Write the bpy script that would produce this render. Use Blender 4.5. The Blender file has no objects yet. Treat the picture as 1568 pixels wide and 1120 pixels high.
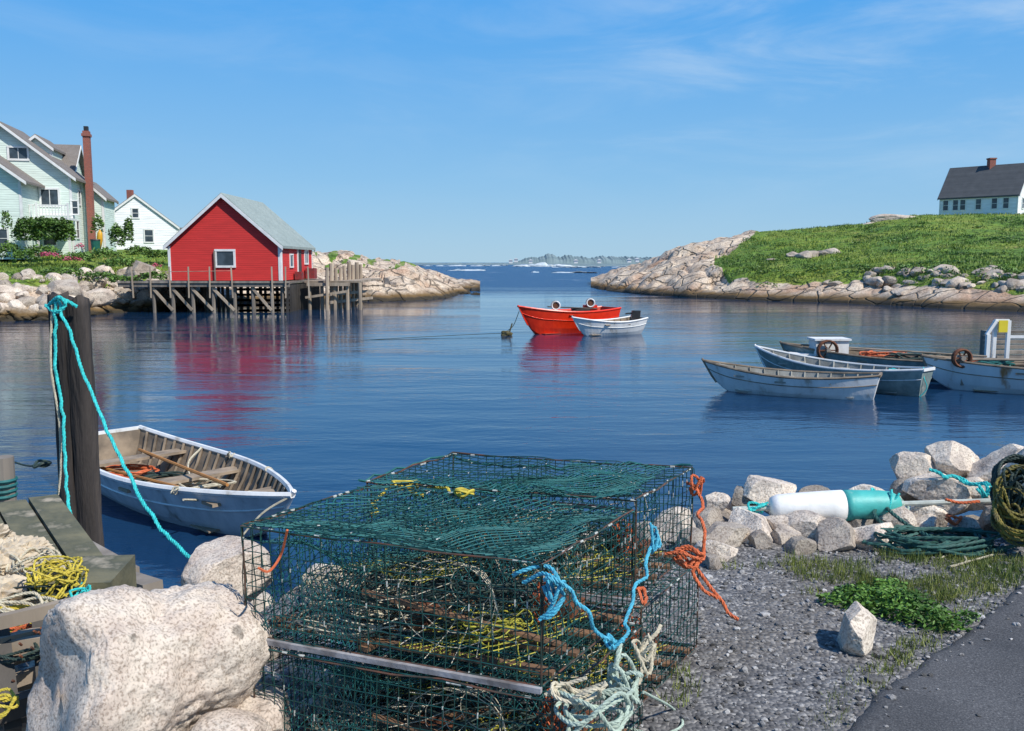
import bpy, bmesh, math, random
import numpy as np
from mathutils import Vector, Matrix, noise
random.seed(7); rnd=random.uniform
H=3.0; F=1357.9; TH=math.atan(158/F); CT,ST=math.cos(TH),math.sin(TH)
def ray(px,py):
    a=(px-784)/F; b=(560-py)/F
    return Vector((a,CT+b*ST,-ST+b*CT))
def G(px,py,z):
    d=ray(px,py); t=(z-H)/d.z; return Vector((d.x*t,d.y*t,z))
def D(px,py,y):
    d=ray(px,py); t=y/d.y; return Vector((d.x*t,y,H+d.z*t))
V=Vector
scene=bpy.context.scene
# ---------------- mesh builder ----------------
class MB:
    def __init__(s,mat=None,smooth=False): s.v=[];s.f=[];s.t=[];s.mat=mat;s.smooth=smooth
    def add(s,vs,fs,tint=.5):
        n=len(s.v); s.v.extend([tuple(p) for p in vs])
        s.f.extend([tuple(i+n for i in f) for f in fs])
        if isinstance(tint,(list,np.ndarray)): s.t.extend(tint)
        else: s.t.extend([tint]*len(vs))
    def ob(s,o,a,b,c,tint=.5):
        o,a,b,c=V(o),V(a),V(b),V(c)
        vs=[o,o+a,o+a+b,o+b,o+c,o+a+c,o+a+b+c,o+b+c]
        fs=[(0,3,2,1),(4,5,6,7),(0,1,5,4),(1,2,6,5),(2,3,7,6),(3,0,4,7)]
        if a.cross(b).dot(c)<0: fs=[f[::-1] for f in fs]
        s.add(vs,fs,tint)
    def box(s,x0,x1,y0,y1,z0,z1,tint=.5): s.ob((x0,y0,z0),(x1-x0,0,0),(0,y1-y0,0),(0,0,z1-z0),tint)
    def beam(s,p,q,w,h=None,tint=.5):
        p,q=V(p),V(q); h=h or w; d=(q-p); up=V((0,0,1)) if abs(d.normalized().z)<.9 else V((0,1,0))
        a=d.cross(up).normalized(); b=a.cross(d).normalized()
        s.ob(p-a*w/2-b*h/2,d,a*w,b*h,tint)
    def tube(s,pts,r,n=5,tint=.5,cap=True):
        pts=[V(p) for p in pts]; m=len(pts)
        if m<2: return
        rr=r if isinstance(r,(list,tuple)) else [r]*m
        t0=(pts[1]-pts[0]).normalized(); ref=V((0,0,1)) if abs(t0.z)<.8 else V((1,0,0))
        a=t0.cross(ref).normalized(); vs=[]
        for i,p in enumerate(pts):
            t=(pts[min(i+1,m-1)]-pts[max(i-1,0)])
            if t.length<1e-9: t=t0
            t=t.normalized(); a=(a-t*a.dot(t))
            a=a.normalized() if a.length>1e-6 else t.orthogonal().normalized()
            b=t.cross(a)
            for k in range(n):
                an=2*math.pi*k/n; vs.append(p+(a*math.cos(an)+b*math.sin(an))*rr[i])
        fs=[]
        for i in range(m-1):
            for k in range(n):
                k2=(k+1)%n; fs.append((i*n+k,i*n+k2,(i+1)*n+k2,(i+1)*n+k))
        if cap: fs.append(tuple(range(n))[::-1]); fs.append(tuple((m-1)*n+k for k in range(n)))
        s.add(vs,fs,tint)
class Thing:
    def __init__(s,name): s.name=name; s.parts=[]
    def part(s,name,mat,smooth=False):
        m=MB(mat,smooth); s.parts.append((name,m)); return m
    def rot(s,px,py,ang):
        R=Matrix.Rotation(ang,3,'Z'); o=V((px,py,0))
        for n,m in s.parts: m.v=[tuple(o+R@(V(v)-o)) for v in m.v]
    def finish(s):
        P=[(n,m) for n,m in s.parts if m.v]
        al=np.concatenate([np.array(m.v) for n,m in P])
        lo,hi=al.min(0),al.max(0); c=np.array([(lo[0]+hi[0])/2,(lo[1]+hi[1])/2,lo[2]])
        par=None
        if len(P)>1:
            par=bpy.data.objects.new(s.name,None); par.location=c; scene.collection.objects.link(par)
        for n,m in P:
            me=bpy.data.meshes.new(n); me.from_pydata((np.array(m.v)-c).tolist(),[],m.f)
            if m.smooth: me.polygons.foreach_set('use_smooth',[True]*len(me.polygons))
            at=me.attributes.new('tint','FLOAT','POINT'); at.data.foreach_set('value',np.array(m.t,dtype=np.float32))
            me.materials.append(m.mat); me.update()
            o=bpy.data.objects.new(n if par else s.name,me); scene.collection.objects.link(o)
            if par: o.parent=par
            else: o.location=c
        return par
# ---------------- materials ----------------
def newmat(name):
    m=bpy.data.materials.new(name); m.use_nodes=True; nt=m.node_tree
    return m,nt,nt.nodes['Principled BSDF']
def nd(nt,t,**k):
    n=nt.nodes.new(t)
    for a,b in k.items(): setattr(n,a,b)
    return n
def c4(c): return (c[0],c[1],c[2],1)
def ramp(nt,fac,stops,interp='LINEAR'):
    r=nd(nt,'ShaderNodeValToRGB'); r.color_ramp.interpolation=interp
    e=r.color_ramp.elements
    while len(e)<len(stops): e.new(.5)
    for i,(p,c) in enumerate(stops): e[i].position=p; e[i].color=c4(c)
    if fac is not None: nt.links.new(fac,r.inputs[0])
    return r.outputs[0]
def mixc(nt,f,a,b,bt='MIX'):
    m=nd(nt,'ShaderNodeMix',data_type='RGBA',blend_type=bt)
    for i,x in ((0,f),(6,a),(7,b)):
        if isinstance(x,(int,float)): m.inputs[i].default_value=x
        elif isinstance(x,tuple): m.inputs[i].default_value=c4(x)
        else: nt.links.new(x,m.inputs[i])
    return m.outputs[2]
def math_(nt,op,a,b=None,cl=False):
    m=nd(nt,'ShaderNodeMath',operation=op,use_clamp=cl)
    for i,x in ((0,a),(1,b)):
        if x is None: continue
        if isinstance(x,(int,float)): m.inputs[i].default_value=x
        else: nt.links.new(x,m.inputs[i])
    return m.outputs[0]
def maprange(nt,x,a,b,c,d,smooth=False):
    m=nd(nt,'ShaderNodeMapRange'); nt.links.new(x,m.inputs[0])
    if smooth: m.interpolation_type='SMOOTHSTEP'
    for i,v in enumerate((a,b,c,d)): m.inputs[i+1].default_value=v
    return m.outputs[0]
def coords(nt,sc=(1,1,1),geo=False):
    if geo: g=nd(nt,'ShaderNodeNewGeometry'); o=g.outputs['Position']
    else: g=nd(nt,'ShaderNodeTexCoord'); o=g.outputs['Object']
    mp=nd(nt,'ShaderNodeMapping'); mp.inputs['Scale'].default_value=sc; nt.links.new(o,mp.inputs[0]); return mp.outputs[0]
def noi(nt,co,scale,detail=5,rough=.55,dist=0):
    n=nd(nt,'ShaderNodeTexNoise'); n.inputs['Scale'].default_value=scale; n.inputs['Detail'].default_value=detail
    n.inputs['Roughness'].default_value=rough; n.inputs['Distortion'].default_value=dist
    nt.links.new(co,n.inputs['Vector']); return n.outputs[0]
def tintmul(nt,col,amt):
    a=nd(nt,'ShaderNodeAttribute'); a.attribute_name='tint'
    v=maprange(nt,a.outputs['Fac'],0,1,1-amt,1+amt)
    cb=nd(nt,'ShaderNodeCombineColor')
    for i in range(3): nt.links.new(v,cb.inputs[i])
    return mixc(nt,1.0,col,cb.outputs[0],'MULTIPLY')
def bumpn(nt,b,h,strength,dist,prev=None):
    n=nd(nt,'ShaderNodeBump'); n.inputs['Strength'].default_value=strength; n.inputs['Distance'].default_value=dist
    nt.links.new(h,n.inputs['Height'])
    if prev is not None: nt.links.new(prev,n.inputs['Normal'])
    if b is not None: nt.links.new(n.outputs[0],b.inputs['Normal'])
    return n.outputs[0]
def M(name,c1,c2=None,scale=5,rough=.7,bump=.4,bscale=20,bdist=.01,tint=.0,stretch=(1,1,1),lo=.35,hi=.65,c3=None,metal=0,detail=6):
    m,nt,b=newmat(name); co=coords(nt,stretch)
    c2=c2 or tuple(x*.75 for x in c1)
    n=noi(nt,co,scale,detail)
    st=[(lo,c1),(hi,c2)]
    if c3: st.append((min(hi+.12,1),c3))
    col=ramp(nt,n,st)
    if tint: col=tintmul(nt,col,tint)
    nt.links.new(col,b.inputs['Base Color']); b.inputs['Roughness'].default_value=rough; b.inputs['Metallic'].default_value=metal
    if bump: bumpn(nt,b,noi(nt,co,bscale,4),bump,bdist)
    return m
def siding(name,c,pitch=.13,vary=.12,stain=None):
    m,nt,b=newmat(name); co=coords(nt)
    sp=nd(nt,'ShaderNodeSeparateXYZ'); nt.links.new(co,sp.inputs[0])
    fr=math_(nt,'FRACT',math_(nt,'DIVIDE',sp.outputs[2],pitch))
    n=noi(nt,coords(nt,(.6,.6,4)),1.5,6)
    col=ramp(nt,n,[(.3,tuple(x*(1-vary) for x in c)),(.7,tuple(min(x*(1+vary),1) for x in c))])
    lap_shade=maprange(nt,fr,0,.12,.6,0)  # shadow line under each board lap, painted into the colour
    col=mixc(nt,lap_shade,col,tuple(x*.4 for x in c))
    nt.links.new(col,b.inputs['Base Color']); b.inputs['Roughness'].default_value=.75
    bumpn(nt,b,math_(nt,'SUBTRACT',1,fr),.8,.02)
    return m
def shingle(name,c1,c2,sc=3):
    m,nt,b=newmat(name); co=coords(nt)
    g=nd(nt,'ShaderNodeSeparateXYZ'); nt.links.new(co,g.inputs[0])
    cb=nd(nt,'ShaderNodeCombineXYZ'); nt.links.new(math_(nt,'ADD',g.outputs[0],g.outputs[1]),cb.inputs[0]); nt.links.new(g.outputs[2],cb.inputs[1])
    br=nd(nt,'ShaderNodeTexBrick'); nt.links.new(cb.outputs[0],br.inputs['Vector']); br.inputs['Scale'].default_value=sc
    br.inputs['Color1'].default_value=c4(c1); br.inputs['Color2'].default_value=c4(c2); br.inputs['Mortar'].default_value=c4(tuple(x*.6 for x in c1)); br.inputs['Mortar Size'].default_value=.015
    col=mixc(nt,.5,br.outputs[0],ramp(nt,noi(nt,co,1.2,5),[(.3,c1),(.7,c2)]))
    nt.links.new(col,b.inputs['Base Color']); b.inputs['Roughness'].default_value=.85
    bumpn(nt,b,br.outputs['Fac'],.4,.02); return m
def rockmat(name,pale,mid,dark,s=1.0,tide=None,tint=.25,speck=60,bd=None,crack=0,warm=None):
    m,nt,b=newmat(name); co=coords(nt,geo=True)
    n=noi(nt,co,s,8,.62)
    col=ramp(nt,n,[(.3,dark),(.45,mid),(.6,pale)])
    if warm: col=mixc(nt,maprange(nt,noi(nt,co,s*.45,4),.5,.68,0,.75,True),col,warm)
    sp=noi(nt,co,speck,2,.5)
    col=mixc(nt,1.0,col,ramp(nt,sp,[(.36,(.6,.56,.53)),(.5,(1,1,1)),(.7,(1.12,1.1,1.08))]),'MULTIPLY')
    lic=noi(nt,co,s*2.3,6); col=mixc(nt,maprange(nt,lic,.62,.7,0,.6),col,(.07,.065,.055))
    if tint: col=tintmul(nt,col,tint)
    p=None
    if crack:
        wv=nd(nt,'ShaderNodeVectorMath',operation='ADD'); nt.links.new(coords(nt,(1,1.7,1.7),True),wv.inputs[0])
        nz=nd(nt,'ShaderNodeTexNoise'); nz.inputs['Scale'].default_value=.6; nt.links.new(co,nz.inputs['Vector']); nt.links.new(nz.outputs['Color'],wv.inputs[1])
        vo=nd(nt,'ShaderNodeTexVoronoi'); vo.feature='DISTANCE_TO_EDGE'; vo.inputs['Scale'].default_value=crack; nt.links.new(wv.outputs[0],vo.inputs['Vector'])
        cr=maprange(nt,vo.outputs['Distance'],.0,.05,1,0); col=mixc(nt,math_(nt,'MULTIPLY',cr,.65),col,(.07,.055,.04))
        p=bumpn(nt,None,math_(nt,'SUBTRACT',1,cr),.8,.25)
    if tide is not None:
        g=nd(nt,'ShaderNodeNewGeometry'); sx=nd(nt,'ShaderNodeSeparateXYZ'); nt.links.new(g.outputs[0],sx.inputs[0])
        z=math_(nt,'ADD',sx.outputs[2],math_(nt,'MULTIPLY',noi(nt,co,.8,5),-.5))
        col=mixc(nt,maprange(nt,z,tide-.35,tide,1,0),col,(.15,.09,.03))
        col=mixc(nt,maprange(nt,z,tide-.55,tide-.38,1,0),col,(.035,.026,.012))
    nt.links.new(col,b.inputs['Base Color']); b.inputs['Roughness'].default_value=.85
    p=bumpn(nt,None,noi(nt,co,s*4,8,.7),.7,bd or .12/s,p); bumpn(nt,b,sp,.25,.004,p); return m
def leafm(name,c1,c2,tr=.25):
    m,nt,b=newmat(name); a=nd(nt,'ShaderNodeAttribute'); a.attribute_name='tint'
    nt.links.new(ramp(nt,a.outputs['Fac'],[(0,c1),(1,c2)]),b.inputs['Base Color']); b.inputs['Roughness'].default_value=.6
    return m
white=M('white_paint',(.78,.78,.76),(.66,.66,.64),3,.6,.2)
dirtywhite=M('worn_white_paint',(.8,.8,.78),(.68,.68,.66),4,.55,.3,c3=(.42,.38,.32),tint=.1,stretch=(1,1,.4),hi=.6)
red_s=siding('red_clapboard',(.54,.026,.022)); mint_s=siding('pale_green_clapboard',(.64,.74,.66),.16); white_s=siding('white_clapboard',(.82,.83,.84),.16); 
roof_g=shingle('pale_grey_shingle',(.34,.40,.375),(.22,.27,.255)); roof_d=shingle('dark_shingle',(.06,.065,.07),(.1,.105,.11)); roof_b=shingle('brown_grey_shingle',(.17,.145,.125),(.23,.205,.185))
glass=M('window_glass',(.03,.04,.05),(.06,.08,.1),2,.1,0)
brick,nt,b_=newmat('red_brick'); br=nd(nt,'ShaderNodeTexBrick'); br.inputs['Scale'].default_value=4; br.inputs['Color1'].default_value=(.32,.07,.04,1); br.inputs['Color2'].default_value=(.22,.05,.035,1); br.inputs['Mortar'].default_value=(.3,.24,.2,1)
tc=nd(nt,'ShaderNodeTexCoord'); mp=nd(nt,'ShaderNodeMapping'); mp.inputs['Rotation'].default_value=(math.pi/2,0,0); nt.links.new(tc.outputs['Object'],mp.inputs[0]); nt.links.new(mp.outputs[0],br.inputs[0]); nt.links.new(br.outputs[0],b_.inputs['Base Color']); b_.inputs['Roughness'].default_value=.85
woodg=M('weathered_wood',(.27,.235,.195),(.14,.12,.10),3,.85,.5,15,.01,tint=.3,stretch=(1,1,.15))
woodp=M('pale_driftwood',(.42,.34,.25),(.25,.2,.15),3,.85,.5,15,.01,tint=.3,stretch=(1,1,.2))
wooddark=M('creosote_wood',(.016,.013,.012),(.065,.052,.044),6,.8,1,18,.04,stretch=(1,1,.12))
wetwood=M('dark_wet_wood',(.03,.026,.022),(.07,.06,.05),3,.7,.5,stretch=(1,1,.2),tint=.3)
hullgrey=M('grey_hull_paint',(.62,.62,.63),(.46,.47,.49),5,.55,.5,30,.006,c3=(.24,.22,.2),stretch=(1,1,.5),hi=.6)
hullgreen=M('faded_green_hull',(.26,.32,.30),(.16,.21,.2),4,.6,.3,c3=(.36,.36,.32),hi=.6)
orange=M('orange_paint',(.88,.042,.008),(.75,.03,.006),3,.35,.1)
inw=M('boat_inside_wood',(.3,.23,.16),(.14,.11,.08),4,.8,.4,tint=.3)
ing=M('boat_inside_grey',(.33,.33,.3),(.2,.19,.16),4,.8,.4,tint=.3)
black=M('black_rubber',(.015,.015,.017),(.03,.03,.03),5,.5,.2)
rust=M('rusty_steel',(.18,.06,.025),(.08,.035,.02),12,.8,.4)
# ---------------- shapes ----------------
def ico(k):
    bm=bmesh.new(); bmesh.ops.create_icosphere(bm,subdivisions=k,radius=1)
    v=np.array([x.co[:] for x in bm.verts]); f=[tuple(x.index for x in q.verts) for q in bm.faces]; bm.free(); return v,f
ICO={k:ico(k) for k in (1,2,3,4,5,6)}
def rock(mb,c,size,k=3,seed=0,planes=10,rough=.07,tint=None,dmin=.6,rotz=None):
    rs=np.random.RandomState(seed); v=ICO[k][0].copy()
    for i in range(planes):
        n=rs.normal(size=3); n/=np.linalg.norm(n); d=rs.uniform(dmin,.92)
        v-=np.outer(np.maximum(v@n-d,0),n)
    if rough:
        o=V(rs.uniform(-50,50,3).tolist())
        for i in range(len(v)):
            p=V(v[i].tolist()); nn=noise.noise(p*1.8+o)+.5*noise.noise(p*4+o)+(.3*noise.noise(p*9+o) if k>3 else 0)+(.2*noise.noise(p*22+o) if k>4 else 0)
            v[i]*=1+rough*nn
    v=v*np.array(size)
    a=rs.uniform(0,6.28) if rotz is None else rotz
    tx=rs.uniform(-.25,.25); R=np.array(Matrix.Rotation(a,3,'Z')@Matrix.Rotation(tx,3,'X'))
    v=v@R.T+np.array(c)
    mb.add(v.tolist(),ICO[k][1],rs.uniform(0,1) if tint is None else tint)
def catmull(P,seg=8):
    P=[V(p) for p in P]; Q=[P[0]*2-P[1]]+P+[P[-1]*2-P[-2]]; out=[]
    for i in range(1,len(Q)-2):
        for s in range(seg):
            t=s/seg; a,b,c,d=Q[i-1],Q[i],Q[i+1],Q[i+2]
            out.append(.5*((2*b)+(c-a)*t+(2*a-5*b+4*c-d)*t*t+(3*b-a-3*c+d)*t**3))
    out.append(P[-1]); return out
def rope(mb,P,r,seg=8,strands=3,wob=.0,tint=.5):
    pts=catmull(P,seg)
    if wob: pts=[p+V((noise.noise(p*14),noise.noise(p*14+V((9,9,9))),noise.noise(p*14-V((7,3,5)))))*wob for p in pts]
    if strands<2: mb.tube(pts,r,5,tint); return
    L=[0]
    for i in range(1,len(pts)): L.append(L[-1]+(pts[i]-pts[i-1]).length)
    n=max(int(L[-1]/(r*1.5)),4); n=min(n,400)
    A=np.array([p[:] for p in pts]); s=np.linspace(0,L[-1],n); R=np.stack([np.interp(s,L,A[:,j]) for j in range(3)],1)
    R=[V(x.tolist()) for x in R]
    t0=(R[1]-R[0]).normalized(); a=t0.orthogonal().normalized(); fr=[]
    for i in range(n):
        t=(R[min(i+1,n-1)]-R[max(i-1,0)]).normalized(); a=(a-t*a.dot(t)).normalized(); fr.append((a.copy(),t.cross(a)))
    for k in range(strands):
        q=[]
        for i in range(n):
            an=s[i]/(r*7)*2*math.pi+2*math.pi*k/strands; q.append(R[i]+(fr[i][0]*math.cos(an)+fr[i][1]*math.sin(an))*r*.52)
        mb.tube(q,r*.56,5,tint)
def tangle(mb,c,rad,n,r,strands=3,seed=1,seg=7,tint=.5):
    rs=random.Random(seed); c=V(c); P=[]; a=0
    for i in range(n):
        a+=rs.uniform(.6,1.5); q=rs.uniform(.4,1)
        P.append(c+V((math.cos(a)*rad[0]*q,math.sin(a)*rad[1]*q,rad[2]*rs.uniform(-1,1))))
    rope(mb,P,r,seg,strands,0,tint)
def coil(mb,c,R,r,turns,h,seed=0,axis=None,strands=3):
    rs=random.Random(seed); P=[]; c=V(c)
    for i in range(turns*8):
        a=i/8*2*math.pi; q=R*(1+rs.uniform(-.12,.12)); p=V((math.cos(a)*q,math.sin(a)*q,h*i/(turns*8)+rs.uniform(-.01,.01)))
        if axis is not None: p=V((0,0,1)).rotation_difference(V(axis)).to_matrix()@p
        P.append(c+p)
    rope(mb,P,r,5,strands)
def leaves(mb,c,rad,n,s,seed=0,flat=.5):
    rs=random.Random(seed); c=V(c); o=V((rs.uniform(0,50),0,0))
    for i in range(n):
        d=V((rs.gauss(0,1),rs.gauss(0,1),rs.gauss(0,1))).normalized()
        if d.z<-.3: d.z*=-1
        q=(rs.uniform(.35,1)**.5)*(1+.45*noise.noise(d*2+o)); p=c+V((d.x*rad[0],d.y*rad[1],d.z*rad[2]))*q
        a=V((rs.gauss(0,1),rs.gauss(0,1),rs.gauss(0,flat))).normalized()*s*rs.uniform(.6,1.2); b=(a.cross(V((rs.gauss(0,1),rs.gauss(0,1),rs.gauss(0,1))))).normalized()*a.length*.45
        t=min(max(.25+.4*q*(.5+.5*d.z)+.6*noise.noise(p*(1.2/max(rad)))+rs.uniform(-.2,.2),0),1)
        mb.add([p-a,p+b,p+a,p-b],[(0,1,2,3)],t)
def blades(mb,p,h,w,n,spread,seed=0,t0=.5):
    rs=random.Random(seed); p=V(p)
    for i in range(n):
        o=p+V((rs.uniform(-1,1)*spread,rs.uniform(-1,1)*spread,-.01)); a=rs.uniform(0,6.28); hh=h*rs.uniform(.5,1.2)
        l=V((rs.gauss(0,.35),rs.gauss(0,.35),1)).normalized()*hh; x=V((math.cos(a),math.sin(a),0))*w
        mb.add([o-x,o+x,o+l],[(0,1,2)],min(max(t0+rs.uniform(-.3,.3),0),1))
# ---------------- WATER ----------------
m,nt,b=newmat('sea_water'); g=nd(nt,'ShaderNodeNewGeometry'); sp=nd(nt,'ShaderNodeSeparateXYZ'); nt.links.new(g.outputs[0],sp.inputs[0])
co=coords(nt,geo=True)
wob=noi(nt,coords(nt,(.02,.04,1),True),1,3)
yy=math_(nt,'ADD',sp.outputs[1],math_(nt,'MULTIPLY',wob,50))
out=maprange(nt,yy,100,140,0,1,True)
big=noi(nt,coords(nt,(.35,1.0,1),True),1.1,4,.55,.3); small=noi(nt,coords(nt,(.8,1.5,1),True),5,4,.55)
swell=noi(nt,coords(nt,(.06,.25,1),True),1,6,.65)
patch=maprange(nt,noi(nt,coords(nt,(.035,.16,1),True),1,4),.38,.64,.4,1.5)
h=math_(nt,'ADD',math_(nt,'MULTIPLY',big,.032),math_(nt,'MULTIPLY',small,.0065))
h=math_(nt,'MULTIPLY',h,patch)
h=math_(nt,'ADD',h,math_(nt,'MULTIPLY',math_(nt,'MULTIPLY',swell,out),3.0))
bn=nd(nt,'ShaderNodeBump'); bn.inputs['Strength'].default_value=1; bn.inputs['Distance'].default_value=1; nt.links.new(h,bn.inputs['Height']); nt.links.new(bn.outputs[0],b.inputs['Normal'])
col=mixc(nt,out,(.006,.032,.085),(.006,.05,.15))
fo=noi(nt,coords(nt,(.03,.13,1),True),2.2,7,.7)
foam=math_(nt,'MULTIPLY',maprange(nt,fo,.635,.68,0,1),maprange(nt,sp.outputs[1],115,150,0,1))
col=mixc(nt,foam,col,(.75,.78,.8)); nt.links.new(col,b.inputs['Base Color'])
nt.links.new(maprange(nt,out,0,1,.03,.25),b.inputs['Roughness']); b.inputs['IOR'].default_value=1.33
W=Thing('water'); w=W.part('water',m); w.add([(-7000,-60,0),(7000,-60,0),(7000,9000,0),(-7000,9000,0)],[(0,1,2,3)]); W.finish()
# ---------------- TERRAIN ----------------
def terr_mat(name,tide=.5):
    m=rockmat(name,(.64,.54,.42),(.54,.43,.32),(.36,.26,.18),.5,tide,0,9,.1,.42,(.40,.23,.14)); nt=m.node_tree; b=nt.nodes['Principled BSDF']
    src=b.inputs['Base Color'].links[0].from_socket; co=coords(nt,geo=True)
    gr=ramp(nt,noi(nt,co,.22,7,.68),[(.32,(.055,.13,.012)),(.47,(.11,.215,.018)),(.6,(.19,.26,.03)),(.72,(.27,.24,.07))])
    gr=mixc(nt,1.0,gr,ramp(nt,noi(nt,co,2.5,5,.75),[(.3,(.45,.48,.45)),(.6,(1.2,1.15,1.1))]),'MULTIPLY')
    a=nd(nt,'ShaderNodeAttribute'); a.attribute_name='tint'
    f=maprange(nt,math_(nt,'ADD',a.outputs['Fac'],math_(nt,'MULTIPLY',math_(nt,'SUBTRACT',noi(nt,co,.9,6),.5),.9)),.42,.58,0,1)
    nt.links.new(mixc(nt,f,src,gr),b.inputs['Base Color']); return m
TM=terr_mat('granite_and_grass')
def fbm(p,o=4):
    s=0;a=1
    for i in range(o): s+=a*noise.noise(p); p=p*2.1; a*=.5
    return s
def polar(name,pxs,ncol,shore,crest,yc,yback,grassf,zsh=1.3,shw=6,amp=.5,nrow=90):
    T=Thing(name); mb=T.part(name,TM); cols=np.linspace(pxs[0],pxs[-1],ncol); vs=[];ts=[]
    for cx in cols:
        ys=G(784,np.interp(cx,pxs,shore),0).y; yk=np.interp(cx,pxs,yc); zc=D(784,np.interp(cx,pxs,crest),yk).z
        sx=D(cx,402,1).x; sh=min(zsh,max(zc*.6,0.05)); yk=max(yk,ys+1)
        for j in range(nrow):
            q=j/(nrow-1); 
            if q<.06: y=ys-4*(1-q/.06)
            elif q<.75: y=ys+(yk-ys)*((q-.06)/.69)**1.4
            else: y=yk+(yback-yk)*((q-.75)/.25)**1.3
            u=(y-ys)/(yk-ys); p=V((sx*y,y,0))
            if u<0: z=(y-ys)*.35
            else: z=sh*min((y-ys)/shw,1)**.6+(zc-sh)*min(u,1)**1.1
            if u>1: z=zc+(y-yk)*.03-max(0,(y-yk-22))*.09
            g=grassf(cx,402+(3-z)/y*F,u)
            if u>0:
                a=amp*(1-.8*g)*min(1,u*8)*(.35 if u>.92 and u<1.04 else 1)
                wp=V((p.x*.3+.5*noise.noise(p*.2),p.y*.42+.5*noise.noise(p*.2+V((5,5,5))),0))
                dd,pp=noise.voronoi(wp); cell=noise.noise(pp[0]*7.3)*1.6+.35*noise.noise(wp*2)
                gr_=1-min((dd[1]-dd[0])*3.5,1)
                z+=a*(.55*cell-.45*gr_+.5*fbm(p*.16+V((3,8,0)),3)+.12*fbm(p*1.3,2))
            vs.append((p.x,p.y,z)); ts.append(g)
    fs=[(i*nrow+j,(i+1)*nrow+j,(i+1)*nrow+j+1,i*nrow+j+1) for i in range(ncol-1) for j in range(nrow-1)]
    mb.smooth=True; mb.add(vs,fs,ts); T.finish(); return np.array(vs),np.array(ts)
gb=lambda px:np.interp(px,[1100,1120,1200,1330,1450,1568],[412,428,434,432,440,452])
def g1(px,py,u):
    if px<1095: return 0
    wv=7*noise.noise(V((px*.03,py*.05,0)))
    s=min(max((gb(px)-py+wv)/6,0),1)
    if px<1160: s*=min(max((py-np.interp(px,[1100,1160],[392,352])+wv)/8,0),1)
    return s
P1=[905,930,980,1010,1030,1060,1080,1150,1250,1320,1350,1400,1450,1568,1800]
HV,HT=polar('grassy_headland_hill',P1,420,[441,446,451,453,454,456,457,460,463,466,467,470,473,478,490],[436,428,412,396,385,378,374,357,349,343,336,330,329,328,328],[108,106,104,100,98,97,97,98,98,98,98,98,98,98,98],190,g1,1.5,6,.8,150)
def g2(px,py,u): 
    return min(max((u-.14+.06*noise.noise(V((px*.03,u*6,3))))/.06,0),1) if px<470 else 0
LV,LT=polar('left_shore_ground',[-400,0,75,150,260,330,480,520],220,[505,492,490,480,474,466,462,462],[392,390,388,387,388,392,398,430],[66,66,66,66,70,78,84,84],140,g2,1.7,4,.3,90)
polar('granite_point_hill',[440,480,530,570,620,660,700,735],220,[458,459,461,462,461,459,455,453],[392,391,391,407,413,427,443,452],[80,80,84,84,84,86,86,84],135,lambda a,b,c:(.62 if (a<650 and b<416 and noise.noise(V((a*.05,b*.1,0)))>.1) else 0),1.2,5,.9,120)
RM=rockmat('granite_boulders',(.6,.53,.44),(.5,.42,.34),(.32,.26,.21),1.5,.45,.4,25)
def interpz(VV,x,y):
    d=(VV[:,0]-x)**2+(VV[:,1]-y)**2; return VV[d.argmin(),2]
T=Thing('shoreline_rocks'); mb=T.part('shoreline_rocks',RM)
for i in range(260):
    px=rnd(-60,330); y0=G(px,np.interp(px,[-60,75,150,330],[493,490,480,470]),0).y
    k=random.random()**1.3; y=y0-.3+k*5; x=D(px,402,y).x; z=interpz(LV,x,y); s=rnd(.22,.55)*(1.3 if random.random()<.15 else 1)
    rock(mb,(x,y,z+s*.1),(s*rnd(.9,1.5),s,s*rnd(.6,.95)),3,i,12,.05)
for px,py,y,s in ((100,440,50,1.1),(20,468,50,1.5),(65,472,49,.9),(150,450,52,.8),(215,410,56,.9),(45,445,53,.7),(-20,470,50,1.2)):
    p=D(px,py,y); rock(mb,(p.x,p.y,p.z-s*.2),(s*1.2,s,s*.75),4,int(px+500),12,.06)
T.finish()
T=Thing('headland_rocks'); mb=T.part('headland_rocks',RM)
for i in range(75):
    px=rnd(1330,1640); py=np.interp(px,[1320,1568,1640],[462,474,478]); y=G(px,py,0).y-.5+rnd(0,3.2)**1.0; x=D(px,402,y).x; z=interpz(HV,x,y); s=rnd(.25,.7)
    rock(mb,(x,y,z-s*.15),(s*1.6,s,s*.75),3,i+900,12,.05,tint=rnd(0,.6))
for px,py,s in ((1215,390,.6),(1232,391,.8),(1245,390,.7),(1256,389,.6),(1270,386,.8),(1280,434,.45),(1268,432,.4),(1440,447,1.0),(1360,443,.5),(1465,452,.7),(1385,448,.6),(1520,410,.4),(1180,398,.4)):
    d=ray(px,py); best=None
    for y in np.arange(62,104,1.0):
        p=D(px,py,y); z=interpz(HV,p.x,p.y)
        if p.z<=z+.15: best=p; break
    if best: rock(mb,(best.x,best.y,best.z-.1*s),(s*1.5,s,s*.6),4,int(px+py),12,.06,tint=rnd(.1,.6))
for px,py,s in ((1392,336,2.2),(1418,338,1.4),(1350,343,1.2),(1372,331,1.5)):
    p=D(px,py,98); rock(mb,(p.x,p.y,p.z-.5*s*.5),(s*1.9,s,s*.45),4,int(px),10,.06,rotz=0)
T.finish()
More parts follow.
